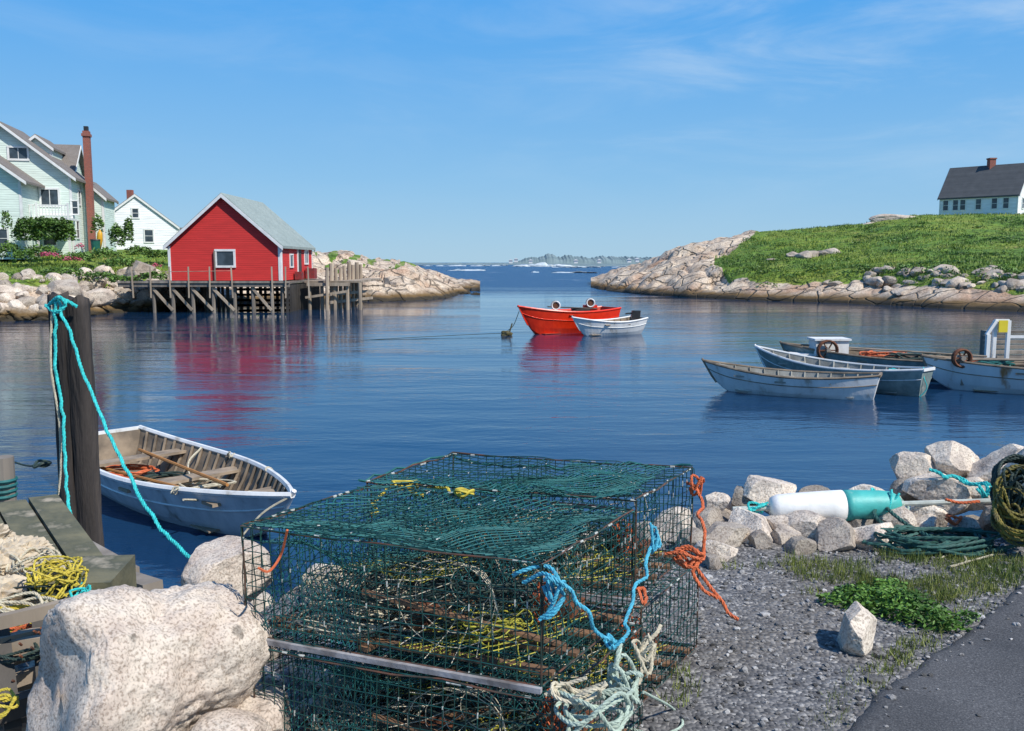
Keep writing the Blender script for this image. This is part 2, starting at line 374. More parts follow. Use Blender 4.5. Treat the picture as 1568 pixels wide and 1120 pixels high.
# grass tufts
gm=leafm('meadow_grass',(.045,.11,.012),(.27,.34,.05))
def tufts(name,VV,TT,n,hh,ymax,seed):
    T=Thing(name); mb=T.part(name,gm); rs=random.Random(seed); idx=[i for i in range(len(VV)) if TT[i]>.7 and VV[i][1]<ymax and VV[i][2]>.8]
    for k in range(n):
        v=VV[rs.choice(idx)]; p=V(v.tolist())+V((rs.uniform(-.4,.4),rs.uniform(-.3,.3),0)); t=.5+.8*noise.noise(p*.22)+.5*noise.noise(p*.06)
        blades(mb,p,hh*(1+.9*noise.noise(p*.4)),.045,5,.35,k+seed,t)
    T.finish()
tufts('grass_on_headland',HV,HT,10000,.2,104,11); tufts('grass_on_left_shore',LV,LT,3000,.2,70,50000)
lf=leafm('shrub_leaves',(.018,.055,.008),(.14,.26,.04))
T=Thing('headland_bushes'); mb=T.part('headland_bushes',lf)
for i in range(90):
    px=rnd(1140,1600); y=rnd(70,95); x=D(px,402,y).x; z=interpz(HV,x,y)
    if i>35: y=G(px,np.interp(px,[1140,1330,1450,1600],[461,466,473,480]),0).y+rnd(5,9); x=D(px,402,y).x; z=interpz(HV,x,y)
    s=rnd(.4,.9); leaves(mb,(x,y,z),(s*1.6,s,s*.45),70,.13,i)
T.finish()
# distant coast
HM=M('hazy_coast',(.13,.19,.2),(.2,.27,.28),.03,.9,0,c3=(.33,.35,.33));  # distance haze put into the coast colour, no volume
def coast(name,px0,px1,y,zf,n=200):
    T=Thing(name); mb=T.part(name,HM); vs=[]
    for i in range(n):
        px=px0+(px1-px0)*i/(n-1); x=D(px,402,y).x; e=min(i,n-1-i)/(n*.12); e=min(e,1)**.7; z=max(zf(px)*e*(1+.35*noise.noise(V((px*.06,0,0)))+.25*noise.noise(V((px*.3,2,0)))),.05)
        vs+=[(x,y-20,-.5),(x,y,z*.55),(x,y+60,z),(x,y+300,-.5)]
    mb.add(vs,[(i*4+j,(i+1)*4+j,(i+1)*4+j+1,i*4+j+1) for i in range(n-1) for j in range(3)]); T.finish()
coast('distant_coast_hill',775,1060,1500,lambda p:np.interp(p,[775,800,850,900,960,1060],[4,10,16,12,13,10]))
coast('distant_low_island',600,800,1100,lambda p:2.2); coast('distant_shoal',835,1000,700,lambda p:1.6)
sf=M('surf_foam',(.62,.66,.68),(.34,.44,.5),.25,.8,0)
T=Thing('breaking_surf'); mb=T.part('breaking_surf',sf,True)
rs=random.Random(5)
for px0,y0,w_,h0,n_ in ((830,640,26,1.9,18),(690,720,40,.7,16),(905,520,30,.45,14),(960,620,40,.5,12),(750,820,30,.6,8),(720,330,12,.25,6),(870,260,10,.2,5)):
    for i in range(n_):
        g_=rs.gauss(0,.45); x=D(px0,402,y0).x+g_*w_; hh=h0*math.exp(-g_*g_*2)*rs.uniform(.4,1.1)
        rock(mb,(x,y0+rs.uniform(-12,12),0),(rs.uniform(.8,3.5)*(1+h0),2,hh),3,i+int(px0),0,.6,rotz=0)
T.finish()
T=Thing('distant_village'); mb=T.part('distant_village',white)
for px in (782,790,812,880,915,960,972): 
    x=D(px,402,1490).x; z=rnd(3,6); mb.box(x-3,x+3,1460,1468,z-2,z+2.5)
    mb.add([(x-4,1459,z+2.5),(x+4,1459,z+2.5),(x,1459,z+5),(x-4,1469,z+2.5),(x+4,1469,z+2.5),(x,1469,z+5)],[(0,1,2),(3,5,4),(0,2,5,3),(1,4,5,2)])
T.finish()
# ---------------- BUILDINGS ----------------
def gable(T,O,ax,ay,w,d,z0,ze,zr,wall,roof,over=.35,trim=None,rt=.16,pre=''):
    """O origin front-left corner (x,y); ax across gable front (unit), ay depth"""
    O=V((O[0],O[1],0)); ax=V(ax); ay=V(ay); Z=V((0,0,1))
    W=T.part(pre+'walls',wall); P=lambda a,b,z:O+ax*a+ay*b+Z*z
    W.add([P(0,0,z0),P(w,0,z0),P(w,0,ze),P(w/2,0,zr),P(0,0,ze),P(0,d,z0),P(w,d,z0),P(w,d,ze),P(w/2,d,zr),P(0,d,ze)],[(0,1,2,3,4),(6,5,9,8,7),(1,6,7,2),(5,0,4,9)])
    R=T.part(pre+'roof',roof); sl=(zr-ze)/(w/2); 
    for sgn in (0,1):
        e=(-over) if sgn==0 else w+over; ez=ze-over*sl
        R.ob(P(e,-over,ez+.03),P(w/2,-over,zr+.03)-P(e,-over,ez+.03),ay*(d+2*over),Z*rt)
    if trim:
        t=T.part(pre+'trim',trim)
        for e in (-over,w+over):
            for b in (-over-.05,d+over+.003): t.ob(P(e,b,ze-over*sl-.09),P(w/2,b,zr-.09)-P(e,b,ze-over*sl-.09),ay*.045,Z*.22)
        for a in (-.03,w-.13):
            for b in (-.03,d-.13): t.ob(P(a,b,z0),ax*.16,ay*.16,Z*(ze-z0-.02))
    return P
def window(T,C,ax,n,w,h,panes=(2,2),fr=.1,trim=None,pre='window'):
    C=V(C); ax=V(ax); n=V(n); Z=V((0,0,1)); t=T.part(pre+'_frame',trim or white); g=T.part(pre+'_glass',glass)
    g.ob(C-ax*w/2-Z*h/2,ax*w,n*.02,Z*h)
    t.ob(C-ax*(w/2+fr)-Z*(h/2+fr),ax*(w+2*fr),n*.07,Z*fr); t.ob(C-ax*(w/2+fr)+Z*(h/2),ax*(w+2*fr),n*.07,Z*fr)
    t.ob(C-ax*(w/2+fr)-Z*h/2,ax*fr,n*.06,Z*h); t.ob(C+ax*(w/2)-Z*h/2,ax*fr,n*.06,Z*h)
    for i in range(1,panes[0]): t.ob(C-ax*(w/2-w*i/panes[0]+.02)-Z*h/2,ax*.04,n*.04,Z*h)
    for i in range(1,panes[1]): t.ob(C-ax*w/2+Z*(-h/2+h*i/panes[1]-.02),ax*w,n*.045,Z*.04)
X,Y=V((1,0,0)),V((0,1,0))
# red fish shed
T=Thing('red_fishing_shed'); x0,x1=-20.76,-14.0
gable(T,(x0,54),X,Y,x1-x0,8.5,1.9,4.0,6.95,red_s,roof_g,.22,white)
p=D(345,396,54); window(T,(p.x,54,p.z),X,-Y,1.0,.85,(1,1),.13)
window(T,(x1,56.6,3.1),Y,X,.7,.7,(1,1),.09); window(T,(x1,60.7,3.35),Y,X,.9,.8,(2,1),.1)
d=T.part('door',wetwood); d.box(x1,x1+.05,58.3,59.2,1.92,3.9); d=T.part('door_casing',white); d.box(x1,x1+.07,58.15,58.29,1.92,3.95); d.box(x1-.02,x1+.06,54.0,54.25,1.9,3.9)
d=T.part('stored_gear',M('dark_red_gear',(.3,.03,.03),(.12,.03,.03),4)); d.box(x1+.1,x1+.7,60,60.8,1.9,2.6); d.box(x1+.1,x1+.55,57,57.6,1.9,2.4)
d=T.part('wall_braces',woodg); d.beam((-17.95,53.9,1.9),(-17.95,53.9,3.7),.07); T.finish()
T=Thing('shed_wharf'); dk=T.part('deck',woodg); pl=T.part('pilings',woodg); bl=T.part('bracing',woodp); sk=T.part('skirting',wetwood)
for i in range(62): 
    x=-23.3+i*.16; dk.box(x,x+.145,52.9,63,1.72,1.84,rnd(0,1))
dk.box(-23.4,-13.2,52.82,52.9,1.55,1.85,.3); dk.box(-23.4,-13.2,52.75,52.815,1.78,1.9,.8)
for px in (232,262,292,324,357,385,414,430):
    x=D(px,402,53).x
    for yy_ in (53.1,55.8,58.6,61.4): pl.tube([(x+rnd(-.05,.05),yy_,-.6),(x,yy_,1.72)],rnd(.09,.13),7,rnd(.2,1))
for px0,px1 in ((232,262),(262,292),(292,324),(324,357),(385,414)):
    a,b_2=D(px0,402,53).x,D(px1,402,53).x; bl.beam((a,52.95,1.5),(b_2,52.95,.15),.06,.16,rnd(.4,1))
for px in (205,232,262,290,322,357,418,438,474): 
    x=D(px,402,53).x; bl.beam((x,52.7,.9),(x+rnd(-.05,.05),52.7,2.75),.07,.07,rnd(.4,1))
bl.tube([(D(205,402,53).x,52.7,2.55),(-20,52.7,2.45),(D(357,402,53).x,52.7,2.5)],.015,4)
for i in range(13): 
    z=.1+(i%5)*.32; sk.beam((-16.6+rnd(-.3,.3),53.6,z),(-13.4,53.6,z+rnd(-.05,.05)),.08,.14,rnd(0,1))
for i in range(26): sk.box(-13.55,-13.45,53.2+i*.35,53.2+i*.35+.3,-.2,1.7,rnd(0,.6))
T.finish()
T=Thing('timber_pier'); mb=T.part('deck',woodp); po=T.part('piles',woodp)
for i in range(40): mb.box(-13.1,-9.6,56.2+i*.24,56.2+i*.24+.22,1.72,1.84,rnd(0,1))
for i,px in enumerate((500,507,514,521,528,534,540,546,552)):
    y=55.8+i*.85; x=D(px,402,y).x; po.tube([(x+rnd(-.1,.1),y,-.6),(x,y,1.5),(x+rnd(-.05,.05),y,2.75+rnd(-.2,.35))],rnd(.11,.15),7,rnd(.4,1))
for i in range(5): po.tube([(-12.8+i*.8,56.2,-.6),(-12.8+i*.8,56.2,1.72)],.12,7,rnd(0,.5))
po.beam((-12.9,56,1.62),(-10.2,56,1.62),.14,.2); po.beam((-13,55.9,.8),(-10.3,55.9,1.2),.05,.15); 
for z in (.5,1.0): po.beam((-11.4,55.7,z),(-9.9,63,z),.08,.18)
T.finish()
# pale green house
T=Thing('pale_green_house')
gable(T,(-40.6,65),X,Y,8.8,5,3.2,9.2,12.7,mint_s,roof_b,.45,white,pre='front_')
gable(T,(-32.9,68.5),Y,-X,6.5,10,3.2,8.8,12.0,mint_s,roof_b,.4,white,pre='cross_')
gable(T,(-40.9,61),X,Y,6.9,4.2,3.2,8.6,11.2,mint_s,roof_b,.5,white,pre='wing_')
gable(T,(-33.1,69),X,Y,2.6,4,3.2,8.0,9.2,mint_s,roof_b,.3,white,pre='annex_')
gable(T,(-35.6,67.6),X,Y,2.0,3.5,10.2,11.4,12.2,mint_s,roof_b,.2,white,pre='dormer_')
c=T.part('chimney',brick); cx=-31.2; c.box(cx-.22,cx+.22,67.6,68.2,3.5,12.75); c.box(cx-.29,cx+.29,67.52,68.28,12.35,12.55)
c=T.part('chimney_flue',black); c.box(cx-.15,cx+.15,67.75,68.05,12.75,13.1)
p=D(35,237,65); window(T,(p.x,65,p.z),X,-Y,1.15,.75,(2,1),.14)
p=D(79,303,65); window(T,(p.x,65,p.z),X,-Y,1.1,1.1,(2,1),.14)
p=D(112,318,65); window(T,(p.x+.1,65,p.z),X,-Y,.4,.9,(1,2),.1)
window(T,(-33.4,65,4.9),X,-Y,.8,1.3,(1,2),.12); window(T,(-36.6,61,7.0),X,-Y,.9,1.2,(1,2),.12); window(T,(-35.6,61,4.6),X,-Y,1.2,1.2,(2,2),.12)
window(T,(-31.8,67.2,7.8),Y,X,.6,1.0,(1,2),.1); window(T,(-31.8+.0,66.2,5.4),Y,X,.7,1.2,(1,2),.1)
bb=T.part('band_boards',white); bb.box(-40.6,-31.8,64.94,64.998,6.35,6.5); bb.box(-31.798,-31.74,65.2,70,8.95,9.1)
bl=T.part('balcony',white); e=-31.5; a=-37; bl.box(a,e,62.5,64.93,5.95,6.1); bl.box(a,e,62.5,62.58,6.9,6.98)
for i in range(28): xx=a+(e-a)*i/27; bl.box(xx-.03,xx+.03,62.51,62.57,6.1,6.9)
for xx in (-33.5,e): bl.box(xx-.07,xx+.07,62.42,62.5,3.4,7.1)
T.rot(-31.8,65,math.radians(13)); T.finish()
T=Thing('white_cottage'); a_=V((.91,.41,0)); n_=V((.41,-.91,0)); pk=D(206,302,85); O_=pk-a_*3.75
gable(T,(O_.x,O_.y),a_,-n_,7.5,7,3.0,6.3,9.25,white_s,roof_b,.12,white)
p=pk+V((0,0,-1.5)); window(T,p,a_,n_,.5,.8,(1,2),.12); p=pk+a_*1.1; window(T,(p.x,p.y,5.5),a_,n_,.7,1.1,(1,2),.12)
c=T.part('chimney',brick); q=pk-n_*3-a_*.4; c.box(q.x-.25,q.x+.25,q.y,q.y+.5,8.4,10); 
q=O_+a_*7.55-n_*.6; an=T.part('annex',white_s); an.ob((q.x,q.y,3),a_*1.4,-n_*3,(0,0,3.2)); an=T.part('annex_roof',roof_b); q=q-a_*-.003+n_*.1; an.ob((q.x,q.y,6.2),a_*1.5,-n_*3.2,(0,0,.15))
T.finish()
# white house on headland
T=Thing('white_headland_house'); s_=math.sqrt(.5); u=V((s_,-s_,0)); wv=V((s_,s_,0)); A=D(1434,402,107); L=8.4; z0=8.0; z0=D(784,329,104).z-.6; ze=D(784,300,103).z; zr=D(784,254,105).z
B=A+u*L; P=gable(T,(B.x,B.y),wv,-u,6.6,L,z0,ze,zr,white_s,roof_d,.2,white)
nf=V((-s_,-s_,0)); zc=(z0+.6+ze)/2+.15
for k in (.7,1.8,2.6,4.3,6.0,7.2): q=A+u*k; window(T,(q.x,q.y,zc),u,nf,.55,1.15,(1,2),.12)
for k,zz in ((1.8,zc),(4.6,zc),(3.3,zc+2.6)): q=B+wv*k; window(T,(q.x,q.y,zz),wv,u,.6,1.1,(1,2),.12)
c=T.part('chimney',brick); q=A+u*4.4+wv*3.3; c.box(q.x-.35,q.x+.35,q.y-.35,q.y+.35,zr-.5,zr+.85); c.box(q.x-.42,q.x+.42,q.y-.42,q.y+.42,zr+.85,zr+1.0)
T.finish()
# garden shrubs
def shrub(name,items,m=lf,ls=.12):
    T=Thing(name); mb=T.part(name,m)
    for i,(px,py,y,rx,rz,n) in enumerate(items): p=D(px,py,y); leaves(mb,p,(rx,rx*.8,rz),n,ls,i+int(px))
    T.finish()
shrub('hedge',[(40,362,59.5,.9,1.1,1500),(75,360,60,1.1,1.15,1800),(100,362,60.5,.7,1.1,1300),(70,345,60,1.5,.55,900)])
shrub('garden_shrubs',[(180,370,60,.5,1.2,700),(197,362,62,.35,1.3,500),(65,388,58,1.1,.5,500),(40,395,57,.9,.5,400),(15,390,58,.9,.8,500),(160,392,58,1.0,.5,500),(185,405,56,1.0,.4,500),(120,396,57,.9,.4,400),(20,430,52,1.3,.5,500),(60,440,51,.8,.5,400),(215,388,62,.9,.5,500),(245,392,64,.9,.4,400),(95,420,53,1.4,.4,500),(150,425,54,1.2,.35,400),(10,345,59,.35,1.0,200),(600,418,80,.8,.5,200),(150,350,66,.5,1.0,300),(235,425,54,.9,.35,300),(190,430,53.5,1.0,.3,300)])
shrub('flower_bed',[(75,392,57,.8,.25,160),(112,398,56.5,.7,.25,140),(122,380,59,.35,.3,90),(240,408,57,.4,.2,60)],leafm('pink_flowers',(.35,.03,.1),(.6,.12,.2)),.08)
T=Thing('garden_bin'); mb=T.part('bin',M('green_plastic',(.02,.13,.09),(.015,.1,.07),4,.4,.1)); p=D(147,386,59); mb.tube([(p.x,59,p.z-.1),(p.x,59,p.z+.75)],[.25,.3],12); l=T.part('lid',black); l.tube([(p.x,59,p.z+.75),(p.x,59,p.z+.82)],[.33,.3],12); T.finish()
T=Thing('yellow_kayak'); mb=T.part('yellow_kayak',M('yellow_plastic',(.7,.38,.02),(.6,.3,.02),4,.4,.1),True); p=D(153,378,61); mb.tube([p+V((0,0,-.2)),p+V((0,0,.4)),p+V((.05,0,.9)),p+V((.05,0,1.15))],[.05,.2,.17,.03],10); T.finish()
T=Thing('garden_fence'); mb=T.part('garden_fence',wetwood)
for px in (-40,0,14): p=D(px,436,55); mb.box(p.x-.06,p.x+.06,55,55.12,p.z-.6,p.z+.75)
for z in (.1,.3,.5): a,e=D(-40,436,55),D(16,436,55); mb.box(a.x,e.x,54.95,55,a.z+z,a.z+z+.12)
T.finish()
# ---------------- BOATS ----------------
def boat(T,stern,bow,beam,fb,sb=.25,ss=.1,tw=.7,draft=.12,hull=None,inside=None,rail=None,rake=.3,thw=(.28,.55,.78),ribs=12,rr=.03,bw=.55,nst=26,floorz=.08):
    S=V((stern[0],stern[1],0)); Bv=V((bow[0],bow[1],0)); ax=(Bv-S); L=ax.length; ax.normalize(); ay=V((-ax.y,ax.x,0)); Z=V((0,0,1))
    def wf(t): return beam/2*((tw+(1-tw)*math.sin(math.pi/2*t/.45)) if t<.45 else max(math.cos(math.pi/2*(t-.45)/.55)**.8,.02))
    def gz(t): return fb+(ss*(1-t/.45)**2 if t<.45 else sb*((t-.45)/.55)**2)
    def kz(t): return -draft+(.5*(fb+draft)*((t-.82)/.18)**2 if t>.82 else 0)+(.08*(1-t/.2)**2 if t<.2 else 0)
    sec=[(0,0),(bw*.55,.0),(bw,.05),(bw+(1-bw)*.42,.33),(bw+(1-bw)*.76,.66),(1,1)]
    def Pt(t,side,k,ins=0):
        f,hh=sec[k]; w=max(wf(t)-ins,.004); z=kz(t)+(gz(t)-kz(t))*hh
        if ins: z=max(z,kz(t)+.04+floorz*(hh<.2))
        if t>.75: f=f*(1-.35*(1-hh)*(t-.75)/.25)
        x=L*t*(1-rake/L)+rake*hh*t**3-(.12*hh*(1-t)**4 if tw else 0)
        if ins and t>.97: x-=ins
        return S+ax*x+ay*(side*w*f)+Z*z
    for ins,mt,nm in ((0,hull,'hull'),(.035,inside,'interior')):
        mb=T.part(nm,mt)
        for side in (1,-1):
            vs=[Pt(i/(nst-1),side,k,ins) for i in range(nst) for k in range(6)]
            fs=[(i*6+k,(i+1)*6+k,(i+1)*6+k+1,i*6+k+1) for i in range(nst-1) for k in range(5)]
            if (side==1)!=(ins==0): fs=[f[::-1] for f in fs]
            mb.add(vs,fs)
        vs=[Pt(0.0 if not ins else .012,1,k,ins) for k in range(5,-1,-1)]+[Pt(0.0 if not ins else .012,-1,k,ins) for k in range(1,6)]
        mb.add(vs,[tuple(range(11))])
    rl=T.part('gunwale',rail)
    for side in (1,-1):
        pts=[Pt(i/(nst-1),side,5) -ay*side*.012+Z*.012 for i in range(nst)]; rl.tube(pts,rr,6)
        pts=[Pt(i/(nst-1),side,4)+ay*side*.004 for i in range(nst)]; rl.tube(pts,rr*.35,4)
    a,b2=Pt(0,1,5),Pt(0,-1,5); rl.beam(a,b2,.05,.06); c0=Pt(1,1,5); rl.tube([Pt(1,1,0)+ax*.01,Pt(1,1,3)+ax*.02,c0+ax*.02+Z*.06],.028,6)
    th=T.part('thwarts',inside)
    for t in thw:
        w=wf(t)-.03; c=S+ax*(L*t)+Z*(gz(t)-.13); th.ob(c-ax*.12-ay*w,ax*.24,ay*2*w,Z*.035,rnd(.3,1))
    rb=T.part('ribs',inside)
    for i in range(ribs):
        t=.05+.87*i/(ribs-1)
        for side in (1,-1): rb.tube([Pt(t,side,k,.05) for k in (1,2,3,4,5)],.022,4,rnd(.2,1))
    for i in range(-2,3):
        w=wf(.4)*bw; c=S+ay*(i*w*.38)+Z*(floorz+.06-draft); rb.ob(c+ax*L*.1-ay*w*.16,ax*L*.68,ay*w*.32,Z*.02,rnd(.2,1))
    return lambda t,s,z: S+ax*(L*t)+ay*(s*beam/2)+Z*z
Rr={n:M(n+'_rope',c,tuple(x*.65 for x in c),30,.7,.5,300,.001,tint=.25) for n,c in dict(turq=(.04,.62,.60),teal=(.008,.13,.13),orange=(.66,.15,.05),yellow=(.62,.5,.06),cream=(.6,.54,.4),dark=(.03,.055,.045),palegreen=(.45,.55,.46),blue=(.08,.45,.62)).items()}
T=Thing('grey_rowboat'); q=boat(T,(-5.75,12.3),(-2.3,9.05),1.6,.47,.1,.12,.72,.1,hullgrey,inw,dirtywhite,.35,(.2,.5,.8),20,.035)
o=T.part('oar',M('oar_wood',(.5,.22,.05),(.38,.16,.04),5)); o.tube([q(.12,.3,.42),q(.75,-.1,.5)],.02,6); o.tube([q(.1,-.5,.3),q(.62,-.45,.42)],.018,6)
r=T.part('loose_rope',Rr['cream']); tangle(r,q(.55,.1,.3),(.5,.3,.06),22,.012,1,3); tangle(r,q(.85,0,.42),(.25,.2,.05),14,.012,1,4); rope(r,[q(.3,.9,.5),q(.35,.5,.35),q(.5,.2,.15),q(.7,-.2,.3),q(.8,-.9,.5)],.014,8,1)
r=T.part('orange_gear',Rr['orange']); tangle(r,q(.2,-.2,.25),(.5,.35,.04),26,.014,1,8)
r=T.part('dark_gear',Rr['dark']); tangle(r,q(.35,.1,.2),(.6,.35,.06),40,.014,1,18)
r=T.part('mooring_line',Rr['cream']); rope(r,[q(1,0,.58),q(.96,-.3,.4),q(.93,-.6,.1),q(.9,-.75,-.05)],.012,8,1)
r=T.part('rail_lashings',Rr['cream'])
for t_,s_2 in ((.45,.95),(.7,.75),(.72,-.78),(.3,-.97)): tangle(r,q(t_,s_2,.5),(.05,.05,.05),9,.01,1,int(t_*50))
T.finish()
T=Thing('white_dory'); boat(T,(7.95,19.3),(4.55,21.0),1.3,.45,.22,.1,.42,.1,dirtywhite,ing,inw,.35,(.25,.5,.75),12); T.finish()
T=Thing('green_dory'); q=boat(T,(9.25,19.8),(6.4,23.2),1.35,.5,.3,.12,.4,.1,hullgreen,ing,dirtywhite,.4,(.25,.5,.75),12)
r=T.part('turquoise_line',Rr['turq']); rope(r,[q(0,0,.66),q(-.02,.2,.45),q(-.03,.1,.2),q(0,.2,-.02)],.012,6,1); tangle(r,q(.1,.2,.55),(.3,.2,.05),10,.012,1,4); T.finish()
def hauler(T,c,r=.25):
    c=V(c); m1=T.part('hauler_wheel',rust); m2=T.part('hauler_arm',woodg)
    for k in (0,.07): m1.tube([c+V((math.cos(a)*r,k,math.sin(a)*r)) for a in np.linspace(0,2*math.pi,20)],.035,6)
    for a in (0,1.05,2.1): m1.beam(c+V((math.cos(a)*r,.03,math.sin(a)*r)),c-V((math.cos(a)*r,-.03,math.sin(a)*r)),.03)
    m2.tube([c+V((0,-.06,0)),c+V((0,.16,0))],.06,8); m2.beam(c+V((.02,.14,0)),c+V((.1,.14,-.65)),.07)
T=Thing('work_skiff'); q=boat(T,(12.6,21.6),(7.7,25.3),1.6,.5,.2,.05,.8,.1,hullgreen,inw,inw,.3,(.3,.6),12)
c=T.part('white_locker',dirtywhite); p=q(.78,0,.45); c.box(p.x-.45,p.x+.45,p.y-.3,p.y+.3,p.z,p.z+.42); c.box(p.x-.5,p.x+.5,p.y-.35,p.y+.35,p.z+.42,p.z+.47); p=D(1240,545,24.6); c.box(p.x-.5,p.x+.4,24.3,24.9,p.z-.15,p.z+.08)
hauler(T,D(1268,537,24),.26)
g_=T.part('fishing_gear',Rr['orange']); tangle(g_,q(.55,0,.5),(.7,.4,.12),40,.02,1,3); g_=T.part('dark_gear',Rr['dark']); tangle(g_,q(.4,0,.5),(.9,.4,.14),50,.02,1,5); g_=T.part('oars',woodp)
g_.tube([q(.1,.5,.6),q(.8,-.4,.62)],.025,6); g_.tube([q(.15,-.5,.62),q(.9,.1,.7)],.025,6); T.finish()
wr=M('rust_stained_white_hull',(.76,.78,.77),(.66,.67,.66),2.2,.5,.3,c3=(.36,.17,.06),hi=.58,stretch=(1,1,.35))
T=Thing('white_work_boat'); q=boat(T,(14.6,19.4),(9.9,21.3),1.7,.6,.15,.05,.85,.12,wr,inw,inw,.25,(.3,.6),10)
hauler(T,D(1474,549,20.6),.2); g_=T.part('poles',woodp); g_.tube([q(.95,.2,.7),q(.2,.4,.85)],.03,6); g_.tube([q(.9,-.3,.68),q(.1,-.2,.8)],.03,6); g_=T.part('nets',Rr['teal']); tangle(g_,q(.7,0,.62),(.7,.4,.1),40,.02,1,6); g_=T.part('orange_gear',Rr['orange']); tangle(g_,q(.8,0,.64),(.4,.3,.1),20,.02,1,9); T.finish()
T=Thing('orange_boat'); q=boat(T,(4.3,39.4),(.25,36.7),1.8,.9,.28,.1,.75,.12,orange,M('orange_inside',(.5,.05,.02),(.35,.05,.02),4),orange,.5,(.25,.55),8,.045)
g_=T.part('winch_drum',rust); 
for px,py,y in ((851,468,37.2),(904,464,38.6)): p=D(px,py,y); g_.tube([p+V((0,-.12,0)),p+V((0,.12,0))],.2,14); g_.beam(p+V((0,.05,0)),p+V((.05,.05,-.6)),.08); 
g_=T.part('float_rims',dirtywhite)
for px,py,y in ((851,468,37.2),(904,464,38.6)):
    p=D(px,py,y); g_.tube([p+V((math.cos(a)*.17,-.13,math.sin(a)*.17)) for a in np.linspace(0,6.283,16)],.035,6)
g_=T.part('deck_gear',wetwood); p=q(.3,0,.9); g_.box(p.x-.5,p.x+.3,p.y-.3,p.y+.3,p.z-.3,p.z+.12); g_.tube([q(.2,.4,1.0),q(.65,-.3,1.12)],.03,6); g_=T.part('wheelbox',orange); p=q(.22,0,.8); g_.box(p.x-.3,p.x+.3,p.y-.25,p.y+.25,p.z,p.z+.35); T.finish()
T=Thing('white_skiff'); q=boat(T,(5.3,37.7),(2.45,36.0),1.5,.55,.22,.12,.8,.1,dirtywhite,inw,dirtywhite,.4,(.3,.6),10,.04)
g_=T.part('outboard_motor',black); p=q(.03,0,.55); g_.ob(p+V((-.15,-.15,.1)),(.35,0,0),(0,.3,0),(0.03,0,.32)); g_.beam(p,p+V((.1,-.02,-.7)),.12); g_.ob(p+V((-.4,-.03,.25)),(.3,0,.03),(0,.06,0),(0,0,.06)); T.finish()
T=Thing('mooring_float'); mb=T.part('weed_clump',M('rockweed',(.06,.05,.02),(.12,.1,.03),10)); p=G(775,514,0); rock(mb,(p.x,p.y,.05),(.25,.25,.16),3,4,6,.3); mb.tube([p+V((.1,0,0)),p+V((.25,0,.5))],.03,5)
mb=T.part('mooring_line',Rr['dark']); rope(mb,[p+V((0,0,.1)),p+V((-2,-.6,.06)),p+V((-5,-2,.01)),p+V((-7,-3,-.05))],.012,8,1); rope(mb,[p+V((0,0,.15)),p+V((.3,.2,.4)),V((.3,36.7,1.0))],.015,6,1); T.finish()
# dock steps at right
T=Thing('dock_steps'); st=T.part('treads',woodg); ra=T.part('handrail',dirtywhite); y=24
for i in range(7): p=D(1516+i*5,556-i*7,y); st.box(p.x,p.x+2.2,y+i*.2,y+i*.2+.3,p.z-.04,p.z+.035,rnd(.2,1)); st.box(p.x,p.x+.06,y+i*.2,y+i*.2+.3,-.5,p.z-.045,.3)
a=D(1509,556,y); ra.beam((a.x,y-.05,-.5),(a.x,y-.05,D(1509,512,y).z),.1)
a=D(1509,513,y); e=D(1524,491,y); ra.beam((a.x,y-.05,a.z),(e.x,y-.05,e.z),.08); e2=D(1545,491,y); ra.beam(e,V((e2.x,y,e.z)),.07); ra.beam(e,e+V((0,0,-1.1)),.09); ra.beam(e2,e2+V((0,0,-1.3)),.09); ra.beam(D(1545,516,y),D(1600,516,y),.07)
sg=T.part('yellow_sign',M('yellow_sign_paint',(.75,.6,.03),(.7,.55,.03),4,.5,.1)); p=D(1536,500,y-.1); sg.box(p.x-.12,p.x+.12,y-.12,y-.09,p.z-.16,p.z+.16)
T.finish()
# ---------------- FOREGROUND ----------------
GZ=1.4
def edge(x): return np.interp(x,[-9,-3,-1.2,.2,1.2,3,6,14],[4.6,4.7,4.9,5.2,5.5,5.75,5.9,6.2])
def gh(x,y):
    e=edge(x)+.12*noise.noise(V((x*1.5,3,0))); d=y-e
    z=GZ+.035*fbm(V((x*.9,y*.9,0)),3)
    if x<-.7: z-=.28*min((-.7-x)/.8,1)
    if d>-.35: z-=(d+.35)**1.2*1.0
    return max(z,-1.2)
m,nt,b=newmat('gravel_ground'); co=coords(nt,geo=True)
vo=nd(nt,'ShaderNodeTexVoronoi'); vo.inputs['Scale'].default_value=55; nt.links.new(co,vo.inputs['Vector'])
sx=nd(nt,'ShaderNodeSeparateColor'); nt.links.new(vo.outputs['Color'],sx.inputs[0])
c1=ramp(nt,sx.outputs[0],[(0,(.06,.062,.068)),(.5,(.145,.143,.147)),(.85,(.23,.225,.22)),(1,(.4,.385,.365))])
c1=mixc(nt,maprange(nt,noi(nt,co,1.3,6),.42,.66,0,.5),c1,(.12,.10,.075))
nt.links.new(c1,b.inputs['Base Color']); b.inputs['Roughness'].default_value=.9
bumpn(nt,b,math_(nt,'SUBTRACT',1,vo.outputs['Distance']),.9,.012)
T=Thing('gravel_ground'); mb=T.part('gravel_ground',m,True); nx,ny=230,150; vs=[]
for j in range(ny):
    for i in range(nx):
        x=-9+23*i/(nx-1); y=-6+14.5*j/(ny-1); vs.append((x,y,gh(x,y)))
mb.add(vs,[(j*nx+i,j*nx+i+1,(j+1)*nx+i+1,(j+1)*nx+i) for j in range(ny-1) for i in range(nx-1)]); T.finish()
